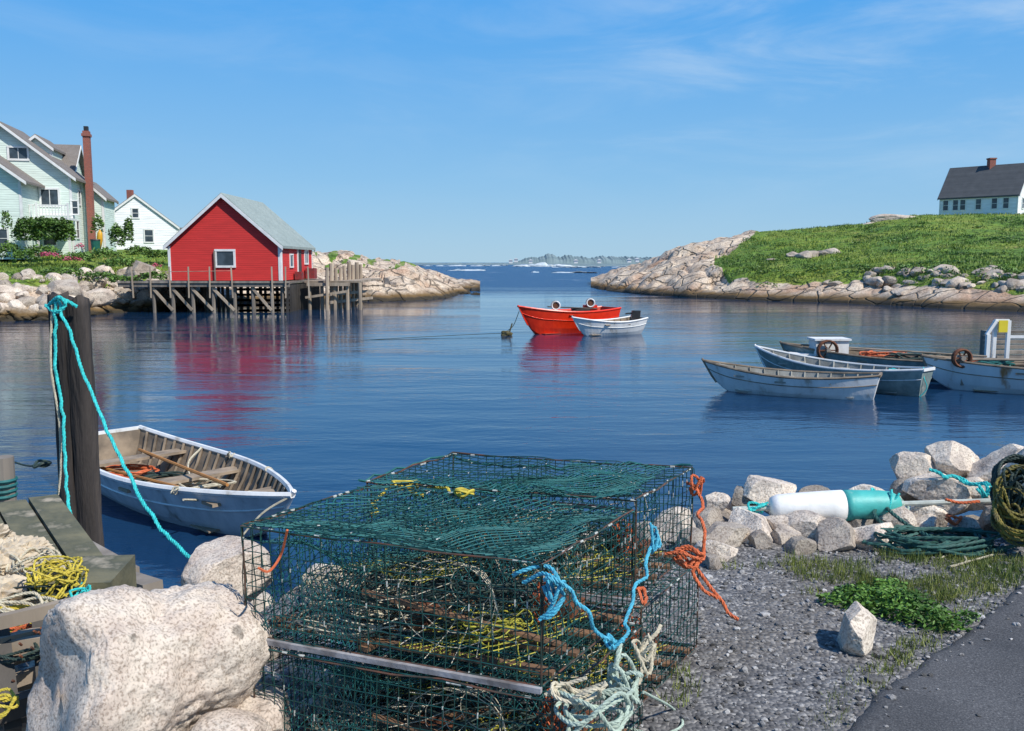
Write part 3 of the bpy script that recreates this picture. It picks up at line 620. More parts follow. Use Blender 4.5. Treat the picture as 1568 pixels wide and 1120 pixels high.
# asphalt road
m,nt,b=newmat('asphalt'); co=coords(nt,geo=True); n1=noi(nt,co,140,3,.6)
c1=mixc(nt,1.0,ramp(nt,n1,[(.35,(.04,.041,.045)),(.6,(.095,.096,.1)),(.75,(.22,.22,.22))]),ramp(nt,noi(nt,co,2,6,.65),[(.3,(.7,.7,.7)),(.7,(1.25,1.23,1.2))]),'MULTIPLY'); nt.links.new(c1,b.inputs['Base Color']); b.inputs['Roughness'].default_value=.85; bumpn(nt,b,n1,.5,.004)
epx=[(1900,790),(1750,808),(1660,842),(1568,890),(1500,948),(1440,985),(1380,1025),(1320,1085),(1290,1140),(1270,1230),(1262,1400)]
T=Thing('asphalt_road'); mb=T.part('asphalt_road',m,True); E=catmull([G(a,c,GZ+.01) for a,c in epx],16); E=[p+V((noise.noise(p*6)*.04+noise.noise(p*17)*.02,noise.noise(p*6+V((5,0,0)))*.04+noise.noise(p*17+V((3,0,0)))*.02,0)) for p in E]
nE=len(E); rows=[]; K=40
for p in E:
    for s_i in range(K+1):
        f_=(s_i/K)**1.6; q=p.lerp(V((9,min(p.y,5.2)*.9-.4,0)),f_); z=gh(q.x,q.y)+(min(.006+.006*s_i,.016) if s_i>0 else -.012); rows.append((q.x,q.y,z))
mb.add(rows,[(i*(K+1)+k,(i+1)*(K+1)+k,(i+1)*(K+1)+k+1,i*(K+1)+k+1) for i in range(nE-1) for k in range(K)]); T.finish()
# pebbles
pm=rockmat('pebbles',(.32,.315,.31),(.21,.208,.205),(.11,.11,.115),8,None,.75,90)
T=Thing('gravel'); mb=T.part('gravel',pm); rs=random.Random(3); iv,if_=ICO[1]
Ex=np.array([p.y for p in E]); Exx=np.array([p.x for p in E]); o_=np.argsort(Ex)
for i in range(18000):
    y=1.6+rs.random()**.8*4.2; x=rs.uniform(.0,5.2) if rs.random()<.9 else rs.uniform(-2.5,0)
    if y>edge(x)-.05: continue
    rx=np.interp(y,Ex[o_],Exx[o_])
    if x>rx+.02 and rs.random()>(.012 if x>rx+.3 else .35*max(0,1-(x-rx)/.3)): continue
    s=.004+.011*rs.random()**3+(.02*rs.random() if rs.random()<.02 else 0)
    R=np.array([rs.uniform(.7,1.4),rs.uniform(.7,1.3),rs.uniform(.45,.9)])*s
    vv=iv*R*(1+.3*np.random.uniform(-1,1,(12,1)))+np.array([x,y,gh(x,y)+s*.3+(.016 if x>rx else 0)]); mb.add(vv.tolist(),if_,rs.random())
T.finish()
# riprap at quay edge
FR=rockmat('foreground_granite',(.60,.53,.44),(.45,.39,.33),(.24,.21,.19),5,None,.5,90)
T=Thing('quay_edge_rocks'); mb=T.part('quay_edge_rocks',FR)
RL=[(1180,760,5.5,.19),(1095,772,5.4,.1),(1140,768,5.5,.12),(1110,850,4.95,.14),(1150,822,5.1,.17),(1090,810,5.3,.15),(1200,835,5.0,.10),(1240,815,5.1,.15),(1275,832,4.95,.16),(1225,850,4.85,.09),(1340,835,4.95,.14),(1300,800,5.3,.15),(1400,720,5.8,.14),(1455,715,5.8,.19),(1545,725,5.6,.24),(1440,752,5.6,.22),(1500,760,5.5,.15),(1590,740,5.4,.25),(1095,885,4.7,.12),(1165,850,4.9,.08),(1370,800,5.2,.12),(1120,790,5.5,.14),(1330,775,5.6,.16),(1420,790,5.3,.12),(1480,820,5.1,.1),(1250,775,5.6,.15),(1540,800,5.2,.15),(1395,755,5.7,.12),(1090,900,4.55,.07),(1060,860,4.8,.12),(1040,820,5.0,.16)]
for i,(px,py,y,s) in enumerate(RL):
    p=D(px,py,y); rock(mb,(p.x,p.y,max(p.z,gh(p.x,p.y)+s*.2)),(s*rnd(1.0,1.35),s,s*rnd(.75,.95)),5,i+40,13,.05,dmin=.55)
for i in range(120):
    x=rnd(.2,6.5); y=edge(x)+rnd(-.45,.6); s=rnd(.05,.15); rock(mb,(x,y,gh(x,y)+s*.15),(s*1.2,s,s*.8),3,i+200,11,.05)
for i in range(60):
    x=rnd(-6.5,0); y=edge(x)+rnd(-.1,.9); s=rnd(.1,.25); rock(mb,(x,y,gh(x,y)),(s*1.2,s,s*.8),3,i+400,11,.05,tint=.1)
T.finish()
T=Thing('boulder'); mb=T.part('boulder',FR); p=G(1312,985,GZ); rock(mb,(p.x,p.y,GZ+.075),(.145,.12,.13),5,81,12,.05,dmin=.45,tint=.75); T.finish()
# big granite drum boulder lower left
BM=rockmat('coarse_pink_granite',(.66,.58,.49),(.58,.49,.41),(.44,.36,.3),7,None,.1,120,.014)
T=Thing('granite_boulder'); mb=T.part('granite_boulder',BM,True); v=ICO[6][0].copy(); out_v=[]
axd=V((-.62,-.76,.12)).normalized(); up=V((0,0,1)); rt=axd.cross(up).normalized(); up=rt.cross(axd).normalized()
for i in range(len(v)):
    x,y,z=v[i]; t=y; rr_=(1-abs(t)**6)**(1/6); k_=rr_/max(math.sqrt(max(1-t*t,0)),1e-6) if abs(t)<.999 else 0
    x2,z2=x*k_,z*k_
    if k_>4: x2,z2=x*4,z*4
    tt=math.copysign(min(abs(t),1),t)
    p=rt*(x2*.225*(1+.10*t))+axd*(tt*.31)+up*(z2*.25*(1+.12*t)); pn=p*4
    nz_=.055*noise.noise(pn*.9+V((4,4,4)))+.03*noise.noise(pn*2)+.012*noise.noise(pn*6)+.007*noise.noise(pn*16)+.004*noise.noise(pn*40)
    out_v.append(p+p.normalized()*nz_)
c=D(232,1030,2.62); mb.add([q+c for q in out_v],ICO[6][1],.5); T.finish()
T=Thing('supporting_rocks'); mb=T.part('supporting_rocks',BM)
for i,(px,py,y,s) in enumerate(((345,885,3.6,.2),(395,1100,2.75,.12),(350,1140,2.5,.12),(200,1190,2.75,.26),(90,1180,2.9,.2),(300,1180,2.9,.22),(30,1150,3.1,.15))): p=D(px,py,y); rock(mb,p,(s*1.2,s,s*.8),5,5+i,9,.05,tint=.35)
T.finish()
# ---- lobster traps ----
wire=M('green_coated_wire',(.004,.032,.028),(.008,.065,.058),25,.45,0,tint=.4); 
frame=M('rusty_wire_frame',(.01,.035,.03),(.14,.055,.03),20,.6,.2); clip_glint=M('pale_clips_and_glints',(.55,.56,.52),(.32,.34,.31),60,.5,0)
runner=M('pale_runner',(.36,.36,.38),(.14,.13,.13),15,.7,.4); slat=M('wooden_slat',(.26,.14,.07),(.11,.065,.04),8,.8,.4); yel=M('yellow_twine',(.5,.46,.05),(.26,.25,.03),20,.7,0)
def panel(mb,cl,P0,U,Vv,r=.0017,sp=.038,sag=0,wob=.005,cp=.1,skip=0,seg=10):
    P0,U,Vv=V(P0),V(U),V(Vv); nu=max(round(U.length/sp),2); nv=max(round(Vv.length/sp),2); N=U.cross(Vv).normalized()
    def pt(u,v):
        p=P0+U*u+Vv*v; q=p*4
        return p+N*(wob*2.6*noise.noise(q)+wob*noise.noise(q*3))+V((noise.noise(q+V((7,0,0))),noise.noise(q+V((0,9,0))),0))*wob-V((0,0,sag*math.sin(math.pi*u)*math.sin(math.pi*v)))
    for i in range(nu+1):
        if random.random()<skip: continue
        mb.tube([pt(i/nu,j/seg) for j in range(seg+1)],r,4,rnd(.1,.9),False)
    for i in range(nv+1):
        if random.random()<skip: continue
        mb.tube([pt(j/(seg*2),i/nv) for j in range(seg*2+1)],r,4,rnd(.1,.9),False)
    for k in range(int(nu*nv*cp)):  # pale dashes modelled as light glints on wires; real clips sit on trap edges
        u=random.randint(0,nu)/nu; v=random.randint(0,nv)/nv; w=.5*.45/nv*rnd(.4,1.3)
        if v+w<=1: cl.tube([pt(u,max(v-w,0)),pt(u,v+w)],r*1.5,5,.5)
def net(mb,P0,U,Vv,n,r,sag=0,wob=.012,m_=None,skip=0):
    P0,U,Vv=V(P0),V(U),V(Vv); m_=m_ or n
    def pt(u,v):
        p=P0+U*u+Vv*v; q=p*6
        return p+V((noise.noise(q),noise.noise(q+V((5,1,2))),noise.noise(q+V((1,8,3)))))*wob+V((noise.noise(q*4),noise.noise(q*4+V((5,1,2))),0))*wob*.3-V((0,0,sag*math.sin(math.pi*u)*math.sin(math.pi*v)))
    for s in (1,-1):
        for i in range(-m_,n+m_):
            if random.random()<skip: continue
            L_=[]
            for j in range(0,25):
                v=j/24; u=(i+v*m_)/n if s==1 else (i+m_-v*m_)/n
                if 0<=u<=1: L_.append(pt(u,v))
            if len(L_)>1: mb.tube(L_,r,4,rnd(0,1),False)
def trap(O,e1,e2,h,zb,topnet=False,netm='teal',content=0,seed=0):
    O=V((O[0],O[1],zb)); e1=V((e1[0],e1[1],0)); e2=V((e2[0],e2[1],0)); Z=V((0,0,h))
    T=Thing('lobster_trap'); w=T.part('wire_mesh',wire); cl=T.part('clips_and_glints',clip_glint); f=T.part('frame',frame); ru=T.part('runners',runner)
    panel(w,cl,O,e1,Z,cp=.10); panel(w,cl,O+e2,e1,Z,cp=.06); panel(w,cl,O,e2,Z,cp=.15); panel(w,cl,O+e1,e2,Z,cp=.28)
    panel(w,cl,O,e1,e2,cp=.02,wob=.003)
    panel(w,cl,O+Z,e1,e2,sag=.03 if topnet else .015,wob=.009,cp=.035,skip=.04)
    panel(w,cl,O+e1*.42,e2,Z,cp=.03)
    cs=[O,O+e1,O+e1+e2,O+e2]
    for i in range(4):
        a,b2=cs[i],cs[(i+1)%4]; f.tube([a,b2],.0035,5)
        f.tube([a.lerp(b2,k/6)+Z+V((rnd(-.005,.005),rnd(-.005,.005),rnd(-.008,.008))) for k in range(7)],.0034,5); f.tube([a,a+Z*.5+V((rnd(-.006,.006),0,0)),a+Z],.0035,5)
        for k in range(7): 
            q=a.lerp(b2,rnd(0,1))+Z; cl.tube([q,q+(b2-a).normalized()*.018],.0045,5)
    ru.beam(O+V((0,-.01,-.008)),O+e1+V((0,-.01,-.008)),.016,.016); ru.beam(O+e2+V((0,.01,-.008)),O+e1+e2+V((0,.01,-.008)),.016,.016)
    sl=T.part('slats',slat)
    for t in (.12,.36,.6,.85): sl.beam(O+e2*t+V((0,0,.012)),O+e2*t+e1+V((0,0,.012)),.035,.012,rnd(0,1))
    sl.beam(O+e1*.42+e2*.02+Z*.03,O+e1*.42+e2*.98+Z*.03,.035,.014); sl.beam(O+e1*.05+e2*.1+Z*.1,O+e1*.62+e2*.8+Z*.12,.03,.012); sl.beam(O+e1*.42+e2*.02+Z*.55,O+e1*.95+e2*.4+Z*.05,.025,.01)
    tw=T.part('twine_funnels',Rr['cream'])
    for t0,t1 in ((.0,.28),(1.0,.72)):
        for k in range(14):
            a=2*math.pi*k/14
            p0=O+e1*.68+e2*t0+Z*.5+e1.normalized()*math.cos(a)*.2+Z*(math.sin(a)*.45); p1=O+e1*.68+e2*t1+Z*.55+e1.normalized()*math.cos(a)*.07+Z*(math.sin(a)*.18)
            tw.tube([p0,p0.lerp(p1,.5)+V((0,0,-.012)),p1],.0014,4)
        for q in (.25,.5,.75,1):
            tw.tube([(O+e1*.68+e2*(t0+(t1-t0)*q)+Z*(.5+.05*q)+e1.normalized()*math.cos(a)*(.2-.13*q)+Z*(math.sin(a)*(.45-.27*q))) for a in np.linspace(0,6.283,16)],.0014,4)
    if topnet:
        tn=T.part('top_netting',Rr[netm]); net(tn,O+Z*1.012+e1*.02,e1*.97,e2,30,.0024,.04,.026,18,.08)
    if content:
        tangle(tw,O+e1*.22+e2*.42+V((0,0,.08)),(.21,.2,.06),190,.0028,1,seed+3,5); tangle(tw,O+e1*.3+e2*.2+V((0,0,.05)),(.2,.1,.04),90,.0028,1,seed+13,5)
        dk_=T.part('dark_twine',Rr['dark']); tangle(dk_,O+e1*.5+e2*.5+V((0,0,.1)),(.42,.24,.08),130,.003,1,seed+5,5)
        yt=T.part('yellow_mesh',yel); net(yt,O+e1*.5+e2*.05+V((0,0,.03)),e1*.42,e2*.8,13,.0018,.0,.012,9,.12); tangle(yt,O+e1*.75+e2*.3+V((0,0,.07)),(.12,.1,.04),40,.0025,1,seed+31,5)
        net(yt,O+e1*.15+e2*.4+V((0,0,.16)),e1*.35,e2*.4,10,.0014,.03,.03,6,.2)
        dn=T.part('inner_netting',Rr['teal']); net(dn,O+e1*.02+e2*.1+V((0,0,.3)),e1*.5,e2*.8,20,.0015,.14,.03,12); net(dn,O+e1*.05+V((0,0,.02)),e1*.35,Z*.9+e2*.2,16,.0015,.0,.03,8); net(dn,O+e1*.5+e2*.5+V((0,0,.02)),e1*.45,Z*.9+e2*.1,18,.0015,.0,.03,9)
        bb=T.part('bait_bag',Rr['orange']); tangle(bb,O+e1*.82+e2*.6+V((0,0,.12)),(.05,.05,.08),40,.003,1,seed+9,5)
        br_=T.part('bricks',rust); q=O+e1*.3+e2*.35+V((0,0,.02)); br_.ob(q,e1*.2,e2*.15,(0,0,.05)); q=O+e1*.7+e2*.7+V((0,0,.02)); br_.ob(q,e1*.18,e2*.15,(0,0,.05))
    T.finish()
e1=(.95,-.36); e2=(.33,.53); h=.36; zt=2.16
Lc=G(370,806,zt)
trap((Lc.x,Lc.y),e1,e2,h,zt-h,True,'teal',1,1)
trap((Lc.x+.03,Lc.y-.03),e1,e2,h,zt-2*h-.03,False,'teal',1,2)
BL=G(548,741,zt)
trap((BL.x+.03,BL.y+.03),(1.0,-.27),(.30,.5),h,zt-h-.0,False,'teal',1,3)
trap((BL.x+.05,BL.y+.02),(1.0,-.29),(.31,.5),h,zt-2*h-.03,False,'teal',1,4)
T=Thing('wooden_pallet'); mb=T.part('wooden_pallet',woodg)
for i in range(8): o=V((Lc.x,Lc.y,GZ-.02))+V((e2[0],e2[1],0))*(i*.27); mb.beam(o,o+V((e1[0],e1[1],0))*1.05,.09,.025,rnd(.2,1))
T.finish()
T=Thing('draped_netting'); tn=T.part('draped_netting',Rr['teal']); O=V((BL.x+.03,BL.y+.03,zt+.012))
net(tn,O+V((.02,-.05,.0)),V((.95,-.25,-.0)),V((.06,.1,.0)),34,.0022,.02,.035,5)
net(tn,O+V((.62,-.15,.005)),V((.36,-.1,.0)),V((.2,.42,.0)),14,.0018,.02,.03,14,.1)
P=[D(px,py,y) for px,py,y in ((545,737,3.35),(600,722,3.55),(685,697,3.85),(705,705,3.85),(760,712,3.8),(850,716,3.75),(940,712,3.7),(1055,716,3.6))]; rope(tn,P,.005,8,1,.02); tangle(tn,D(850,745,3.45),(.42,.16,.012),40,.004,1,44,6); T.finish()
def ropes(name,mat,lines,r,wob=.01):
    T=Thing(name); mb=T.part(name,mat)
    for Ln in lines: rope(mb,[D(*q) for q in Ln],r,8,3,wob)
    return T,mb
T,mb=ropes('blue_rope',Rr['blue'],[[(800,885,2.42),(835,882,2.36),(870,905,2.34),(900,950,2.36),(940,985,2.45),(962,950,2.6),(985,880,2.75),(1005,815,2.85)],[(780,880,2.42),(820,870,2.4),(850,895,2.38),(845,945,2.36),(862,915,2.36),(835,950,2.36)]],.0062,.03)
tangle(mb,D(850,900,2.37),(.035,.03,.04),16,.0055,3,2); tangle(mb,D(940,983,2.46),(.03,.03,.02),10,.0055,3,4); tangle(mb,D(1003,825,2.84),(.02,.02,.05),12,.0055,3,5); T.finish()
T,mb=ropes('orange_rope',Rr['orange'],[[(1055,738,3.5),(1078,765,3.35),(1070,800,3.2),(1080,850,3.1),(1062,870,3.05),(1090,900,3.0),(1128,952,2.95)],[(1020,850,3.05),(1050,842,3.02),(1085,855,3.02),(1060,880,3.0),(1100,915,2.98)]],.007,.03)
tangle(mb,D(1055,855,3.04),(.06,.04,.03),24,.006,3,2); tangle(mb,D(1068,745,3.45),(.03,.03,.05),14,.006,3,3); tangle(mb,D(985,912,2.7),(.02,.05,.015),8,.006,3,5); rope(mb,[D(440,812,2.6),D(430,850,2.65),D(412,875,2.6),D(395,870,2.6)],.004,8,1)
T.finish()
T,mb=ropes('yellow_rope',Rr['yellow'],[[(573,790,3.0),(578,765,3.15),(600,748,3.3),(640,740,3.35),(690,752,3.2),(720,755,3.15),(706,762,3.15)],[(596,748,3.3),(640,736,3.4),(620,752,3.3),(650,756,3.2)]],.0065,.02); tangle(mb,D(712,754,3.15),(.04,.03,.014),16,.0055,1,2); tangle(mb,D(620,743,3.3),(.06,.03,.012),12,.0055,1,5); T.finish()
T=Thing('pale_green_rope'); mb=T.part('pale_green_rope',Rr['palegreen']); mb2=T.part('cream_rope',Rr['cream'])
tangle(mb,D(905,1085,2.3),(.13,.09,.05),30,.0065,3,7); tangle(mb,D(955,1040,2.42),(.07,.06,.06),18,.0065,3,8); tangle(mb2,D(985,1000,2.5),(.05,.05,.06),16,.006,3,9); tangle(mb2,D(880,1060,2.3),(.09,.05,.03),16,.006,3,11)
rope(mb,[D(950,985,2.46),D(945,1040,2.42),D(965,1090,2.4),D(930,1120,2.35)],.008,8,3,.01); rope(mb2,[D(1010,960,2.7),D(985,1000,2.6),D(975,1050,2.5),D(900,1060,2.4),D(860,1045,2.35)],.0065,8,3,.01)
rope(mb,[D(985,1060,2.6),G(1030,1085,GZ+.02),G(1045,1110,GZ+.02),G(1010,1125,GZ+.02),G(960,1115,GZ+.02)],.005,8,3); T.finish()
# ---- piling ----
T=Thing('mooring_post'); mb=T.part('post',wooddark,True)
def pile(px,top,y,r,seed):
    tp=D(px,top,y); vs=[];n=28;m_=60
    for j in range(m_):
        z=tp.z-(tp.z+.8)*j/(m_-1)
        for k in range(n):
            a=2*math.pi*k/n; rr=r*(1+.09*noise.noise(V((math.cos(a)*2.5,math.sin(a)*2.5,z*1.2+seed)))+.16*noise.noise(V((math.cos(a)*7,math.sin(a)*7,z*3+seed))))*(.96 if j==0 else 1)
            vs.append((tp.x+.0+rr*math.cos(a),tp.y+rr*math.sin(a),z+(.06*noise.noise(V((a,seed,0))) if j==0 else 0)))
    fs=[(j*n+k,j*n+(k+1)%n,(j+1)*n+(k+1)%n,(j+1)*n+k)[::-1] for j in range(m_-1) for k in range(n)]; vs.append((tp.x,tp.y,tp.z)); fs+=[(k,(k+1)%n,len(vs)-1) for k in range(n)]
    mb.add(vs,fs)
pile(89,452,6.9,.075,1); pile(115,457,6.95,.105,9)
r=T.part('turquoise_rope',Rr['turq']); rope(r,[D(82,465,6.8),D(95,458,6.75),D(118,470,6.8)],.015,8,3)
rope(r,[D(72,470,6.85),D(90,455,6.7),D(100,468,6.72),D(85,478,6.72),D(70,468,6.85)],.015,8,3)
rope(r,[D(85,462,6.72),D(84,540,6.72),D(96,640,6.65),D(104,760,6.5),D(122,852,6.2)],.013,8,3,.02); rope(r,[D(88,460,6.72),D(100,490,6.7),D(135,590,6.5),D(185,700,6.0),D(240,800,5.4),D(298,860,4.9)],.013,8,3,.02)
r=T.part('cream_rope',Rr['cream']); rope(r,[D(80,468,6.75),D(78,560,6.72),D(92,660,6.68),D(88,760,6.68),D(60,792,6.5),D(0,790,6.0)],.010,8,3)
r=T.part('dark_band',Rr['dark']); tangle(r,D(65,712,6.9),(.06,.08,.03),12,.012,1,3); rope(r,[D(0,700,7.2),D(40,713,7),D(70,712,6.9)],.008,6,1); T.finish()
T=Thing('mooring_post'); mb=T.part('post',woodg); p=D(4,700,5.2); mb.tube([(p.x,p.y,.3),(p.x,p.y,p.z)],.06,12); r=T.part('rope_wrap',Rr['teal'])
for k in range(4): c=D(4,735+k*8,5.2); rope(r,[c+V((math.cos(a)*.072,math.sin(a)*.072,0)) for a in np.linspace(0,6.3,10)],.012,4,1)
T.finish()
# timbers
T=Thing('weathered_timber'); mb=T.part('weathered_timber',woodg); mb.beam(D(70,820,5.3),D(190,893,4.3),.16,.13,.9); mb.beam(D(-60,835,4.9),D(70,820,5.3),.14,.12,.5); mb.beam(D(130,870,4.6),D(235,905,4.1),.1,.08,.7); T.finish()
olive=M('olive_painted_board',(.17,.155,.09),(.09,.09,.055),6,.7,.6,c3=(.36,.31,.23),hi=.56)
T=Thing('wooden_crate'); mb=T.part('boards',olive); wb=T.part('planks',woodp); wb2=T.part('dark_planks',wetwood)
o0=D(-60,775,4.2); dv=D(0,792,4.2)-o0+V((.5,-.85,-.08))
for k in range(3): mb.ob(o0+V((.115,.09,-.008))*k+V((0,0,rnd(-.012,.012))),dv*rnd(.92,1.05),V((.105,.085,-.006)),V((0,0,-.04)),rnd(0,1))
mb.ob(D(62,895,3.3),V((.26,.02,0)),V((-.03,.3,.01)),V((0,0,-.16)))
rs=random.Random(12)
for i in range(9):
    yy_=930+i*22; wb.beam(D(-50,yy_+rs.uniform(20,50),2.7+rs.uniform(-.1,.15)),D(rs.uniform(95,150),yy_+rs.uniform(-12,12),3.0+rs.uniform(-.1,.15)),.03,rs.uniform(.035,.06),rs.uniform(0,1))
for a,e in (((-40,1105,2.6),(90,1060,2.8)),((60,940,3.0),(75,1130,2.8)),((110,930,3.1),(100,1060,2.9)),((0,960,2.9),(20,1120,2.7))): wb2.beam(D(*a),D(*e),.05,.06,rnd(.2,1))
nl=T.part('rusty_nails',rust)
for i in range(14): q=D(rs.uniform(0,120),rs.uniform(940,1080),2.78); nl.tube([q,q+V((0,-.012,.012))],.004,6)
T.finish()
cv=M('cream_canvas',(.58,.49,.36),(.44,.36,.26),6,.85,.7,14,.012)
T=Thing('canvas_heap'); mb=T.part('canvas_heap',cv)
for px,py,y,s,sd in ((0,868,3.5,.16,1),(-5,925,3.3,.16,2),(45,935,3.35,.10,3),(-40,840,3.6,.15,4),(30,850,3.55,.11,6)):
    v=ICO[5][0].copy(); o=V((sd*7,0,0))
    for i in range(len(v)):
        p=V(v[i].tolist()); w2=p+V((noise.noise(p*1.3+o),noise.noise(p*1.3-o),noise.noise(p*1.5+o)))*.8; v[i]*=.9+.35*(.5-abs(noise.noise(w2*1.5+o))*1.6)+.28*(.4-abs(noise.noise(w2*3.2+o))*1.5)+.05*noise.noise(p*12)
    c=D(px,py,y); mb.add((v*np.array([s*1.1,s,s*.62])+np.array(c)).tolist(),ICO[5][1])
T.finish()
T=Thing('rope_pile'); mb=T.part('yellow_line',Rr['yellow']); tangle(mb,D(88,885,3.28),(.12,.1,.07),80,.005,3,2); tangle(mb,D(45,945,3.1),(.14,.08,.03),30,.005,3,5); tangle(mb,D(5,1080,2.6),(.08,.06,.03),20,.005,3,6); tangle(mb,D(100,960,3.0),(.08,.05,.03),20,.005,3,16)
mb=T.part('turquoise_line',Rr['turq']); tangle(mb,D(125,915,3.2),(.06,.06,.05),24,.005,3,9); rope(mb,[D(150,860,3.6),D(120,905,3.25),D(110,960,3.1),D(122,940,3.15)],.005,8,3)
mb=T.part('cream_line',Rr['cream']); tangle(mb,D(60,865,3.42),(.13,.1,.05),50,.005,3,12); tangle(mb,D(30,935,3.1),(.15,.08,.04),28,.006,3,13); tangle(mb,D(90,935,3.15),(.08,.06,.04),24,.005,3,23)
mb=T.part('dark_line',Rr['dark']); tangle(mb,D(75,900,3.3),(.14,.1,.04),50,.005,3,22); tangle(mb,D(30,1000,2.85),(.12,.08,.03),40,.005,3,25)
mb=T.part('orange_line',Rr['orange']); tangle(mb,D(20,965,3.0),(.08,.05,.02),16,.005,3,28); T.finish()
T=Thing('rubble'); mb=T.part('rubble',FR)
for i in range(90):
    x=rnd(-2.6,-.4); y=rnd(1.8,4.7); s=rnd(.05,.13); rock(mb,(x,y,gh(x,y)+s*.2),(s*1.2,s,s*.8),3,i+700,11,.05)
T.finish()
# ---- buoy float on pole ----
T=Thing('spindle_buoy'); bw=T.part('white_float',M('buoy_white',(.82,.82,.8),(.72,.72,.7),8,.5,.5,40,.004,c3=(.5,.48,.44),hi=.6),True); bt=T.part('turquoise_float',M('buoy_turquoise',(.07,.46,.42),(.05,.36,.33),8,.5,.5,40,.004,c3=(.3,.5,.46),hi=.6),True); st=T.part('pole',M('pole_paint',(.5,.54,.5),(.33,.36,.33),12,.7,.3))
a=D(1122,780,5.25); e=D(1522,767,5.25)
def bp(px): return a.lerp(e,(px-1122)/400)
st.tube([a,e],.016,8)
bw.tube([bp(1178),bp(1181),bp(1190),bp(1215),bp(1270),bp(1290)],[.02,.065,.08,.086,.094,.095],24); bt.tube([bp(1290.2),bp(1300),bp(1350),bp(1366),bp(1376),bp(1380)],[.095,.094,.085,.074,.05,.015],24)
r=T.part('lashing',Rr['turq'])
tangle(r,bp(1160),(.07,.03,.04),18,.008,3,3); tangle(r,bp(1350)+V((0,-.02,.03)),(.1,.09,.08),14,.007,3,4); r=T.part('cream_lashing',Rr['palegreen']); tangle(r,bp(1375),(.07,.05,.06),14,.008,3,5); T.finish()
T=Thing('coiled_rope'); mb=T.part('teal_coil',M('dark_teal_rope',(.03,.12,.10),(.015,.06,.05),30,.7,.5)); 
p=G(1430,828,GZ+.05); tangle(mb,p,(.4,.2,.05),80,.010,3,3); rope(mb,[bp(1345),D(1340,790,5.1),D(1370,815,4.95),G(1420,835,GZ+.05),G(1500,845,GZ+.03),G(1560,835,GZ+.03)],.012,8,3); rope(mb,[bp(1355),D(1365,785,5.1),D(1400,810,4.95),G(1450,830,GZ+.06),G(1520,832,GZ+.03)],.012,8,3)
mb=T.part('pale_line',Rr['cream']); rope(mb,[G(1440,855,GZ+.02),G(1465,845,GZ+.02),G(1480,860,GZ+.02),G(1455,868,GZ+.02),G(1520,850,GZ+.02)],.006,8,3)
mb=T.part('turquoise_line',Rr['turq']); rope(mb,[D(1425,722,5.5),D(1450,730,5.45),D(1485,738,5.4),D(1510,748,5.3),D(1500,760,5.3)],.012,8,3,.03); rope(mb,[D(1430,728,5.5),D(1470,732,5.45),D(1515,745,5.3)],.01,8,3,.03); tangle(mb,D(1510,750,5.3),(.06,.04,.04),12,.01,3,2)
mb=T.part('orange_line',Rr['orange']); tangle(mb,D(1462,795,5.1),(.06,.05,.03),16,.007,3,2); rope(mb,[D(1448,765,5.2),D(1470,770,5.2),D(1500,768,5.2)],.01,8,3); T.finish()
T=Thing('rope_coil'); mb=T.part('yellow_coil',M('olive_yellow_rope',(.26,.21,.03),(.1,.085,.03),20,.7,.4)); mb2=T.part('dark_coil',Rr['dark'])
coil(mb,D(1565,800,4.75),.14,.009,9,.12,1,(-.3,-.6,.7)); coil(mb,D(1572,765,4.8),.15,.009,9,.14,2,(-.4,-.7,.5)); coil(mb2,D(1555,738,4.9),.12,.009,9,.12,3,(-.2,-.8,.5)); coil(mb2,D(1575,775,4.85),.16,.009,10,.15,4,(-.5,-.6,.5)); tangle(mb,D(1560,785,4.75),(.13,.08,.15),60,.008,3,7); tangle(mb2,D(1565,760,4.75),(.13,.08,.15),50,.008,3,8); rock(mb2,D(1590,785,4.95),(.15,.14,.18),3,3); T.finish()
# weeds & grass
wl=leafm('weed_leaves',(.02,.065,.008),(.13,.27,.035)); gl=leafm('grass_blades',(.04,.09,.012),(.28,.3,.07))
T=Thing('leafy_weed'); mb=T.part('leafy_weed',wl)
for i,(px,py,rx,rz,n) in enumerate(((1330,925,.17,.07,900),(1385,935,.2,.09,1300),(1420,950,.14,.06,600),(1300,915,.1,.05,350),(1455,960,.08,.03,150),(1360,905,.12,.06,400),(1480,950,.06,.03,90),(1270,925,.06,.03,90))):
    p=G(px,py,GZ); leaves(mb,(p.x,p.y,gh(p.x,p.y)+.02),(rx,rx*.8,rz),n,.014,i+5,.3)
T.finish()
T=Thing('roadside_grass'); mb=T.part('roadside_grass',gl)
for i in range(1100):
    px=rnd(1200,1640); py=np.interp(px,[1200,1400,1640],[880,890,860])+rnd(-45,34)*(.6 if px<1350 else 1)
    if px<1330 and random.random()<.6: continue
    p=G(px,py,GZ); q=p.x-np.interp(p.y,Ex[o_],Exx[o_])
    if q>.02: continue
    if noise.noise(p*2.2)<-.15: continue
    blades(mb,(p.x,p.y,gh(p.x,p.y)),rnd(.025,.08),.0026,18,.045,i,.5+.5*noise.noise(p*3))
for i in range(200):
    k=random.randint(30,130); p=E[k]; blades(mb,(p.x-rnd(0,.14),p.y+rnd(-.02,.1),GZ),rnd(.02,.05),.0025,10,.03,i+900,.5)
for px,py in ((1040,1035),(1050,1060),(1035,1080),(1120,870),(1170,868),(1255,858),(1240,905)): p=G(px,py,GZ); blades(mb,(p.x,p.y,gh(p.x,p.y)),.06,.003,40,.05,int(px),.5)
T.finish()
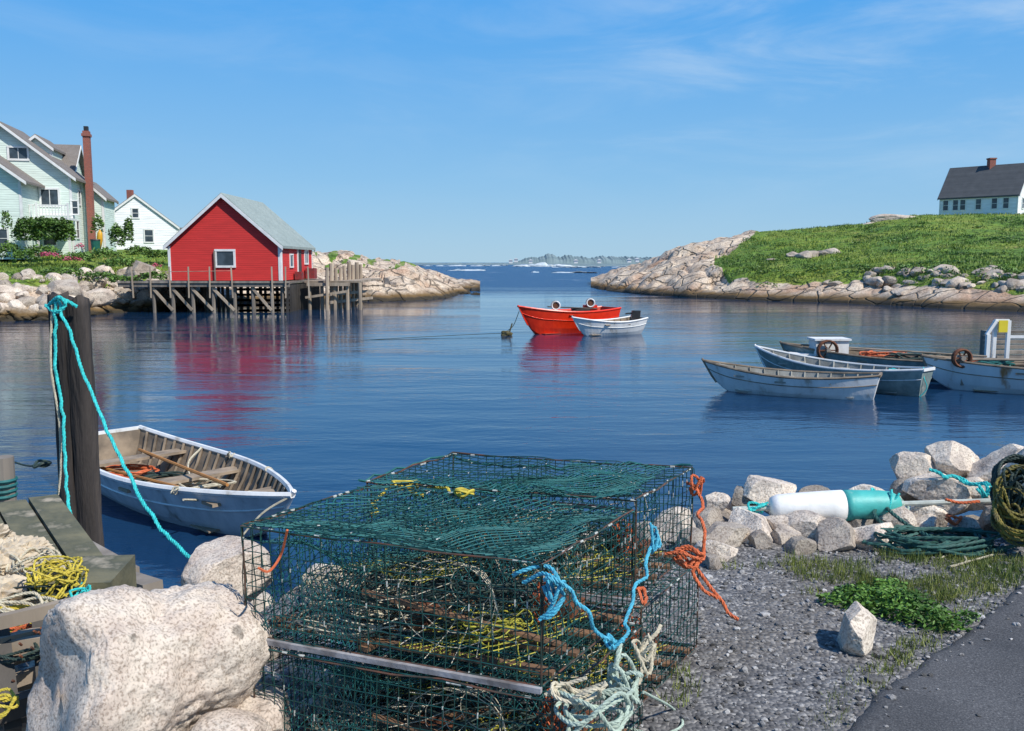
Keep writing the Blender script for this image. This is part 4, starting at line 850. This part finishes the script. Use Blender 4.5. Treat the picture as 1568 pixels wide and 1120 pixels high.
# ---------------- LIGHT / WORLD / CAMERA ----------------
el=math.radians(48); hd=V((.78,-.62,0)).normalized(); sd=V((hd.x*math.cos(el),hd.y*math.cos(el),math.sin(el)))
sun=bpy.data.lights.new('sun','SUN'); sun.energy=5.0; sun.angle=math.radians(.5); sun.color=(1,.95,.87); so=bpy.data.objects.new('sun',sun); so.rotation_euler=sd.to_track_quat('Z','Y').to_euler(); scene.collection.objects.link(so)
wd=bpy.data.worlds.new('World'); scene.world=wd; wd.use_nodes=True; nt=wd.node_tree; bg=nt.nodes['Background']
sk=nd(nt,'ShaderNodeTexSky'); sk.sky_type='NISHITA'; sk.sun_disc=False; sk.sun_elevation=el; sk.sun_rotation=math.atan2(hd.x,hd.y); sk.air_density=1.0; sk.dust_density=.3; sk.ozone_density=2.5
tc=nd(nt,'ShaderNodeTexCoord'); mp=nd(nt,'ShaderNodeMapping'); mp.inputs['Scale'].default_value=(2.2,1,9); mp.inputs['Rotation'].default_value=(0,-.25,0); nt.links.new(tc.outputs['Generated'],mp.inputs[0])
n1=noi(nt,mp.outputs[0],1.6,7,.6,.6); sx=nd(nt,'ShaderNodeSeparateXYZ'); nt.links.new(tc.outputs['Generated'],sx.inputs[0])
mask=math_(nt,'MULTIPLY',maprange(nt,sx.outputs[0],-.1,.35,.25,1,True),maprange(nt,sx.outputs[2],.05,.18,.1,1,True))
cf=math_(nt,'MULTIPLY',maprange(nt,n1,.42,.75,0,.40,True),mask)
gr=ramp(nt,sx.outputs[2],[(0,(.37,.60,.79)),(.09,(.24,.52,.83)),(.27,(.075,.385,.88)),(.8,(.02,.15,.5))])
vm=nd(nt,'ShaderNodeVectorMath',operation='SCALE'); nt.links.new(gr,vm.inputs[0]); vm.inputs['Scale'].default_value=1/.12
base=mixc(nt,.9,sk.outputs[0],vm.outputs[0])
nt.links.new(mixc(nt,cf,base,(6.0,6.9,7.6)),bg.inputs[0]); bg.inputs[1].default_value=.12
cam=bpy.data.cameras.new('camera'); cam.sensor_fit='HORIZONTAL'; cam.angle=math.radians(60); cam.clip_start=.05; cam.clip_end=20000
co_=bpy.data.objects.new('camera',cam); co_.location=(0,0,H); co_.rotation_euler=(math.pi/2-TH,0,0); scene.collection.objects.link(co_); scene.camera=co_
scene.view_settings.view_transform='Standard'; scene.view_settings.look='None'; scene.view_settings.exposure=0
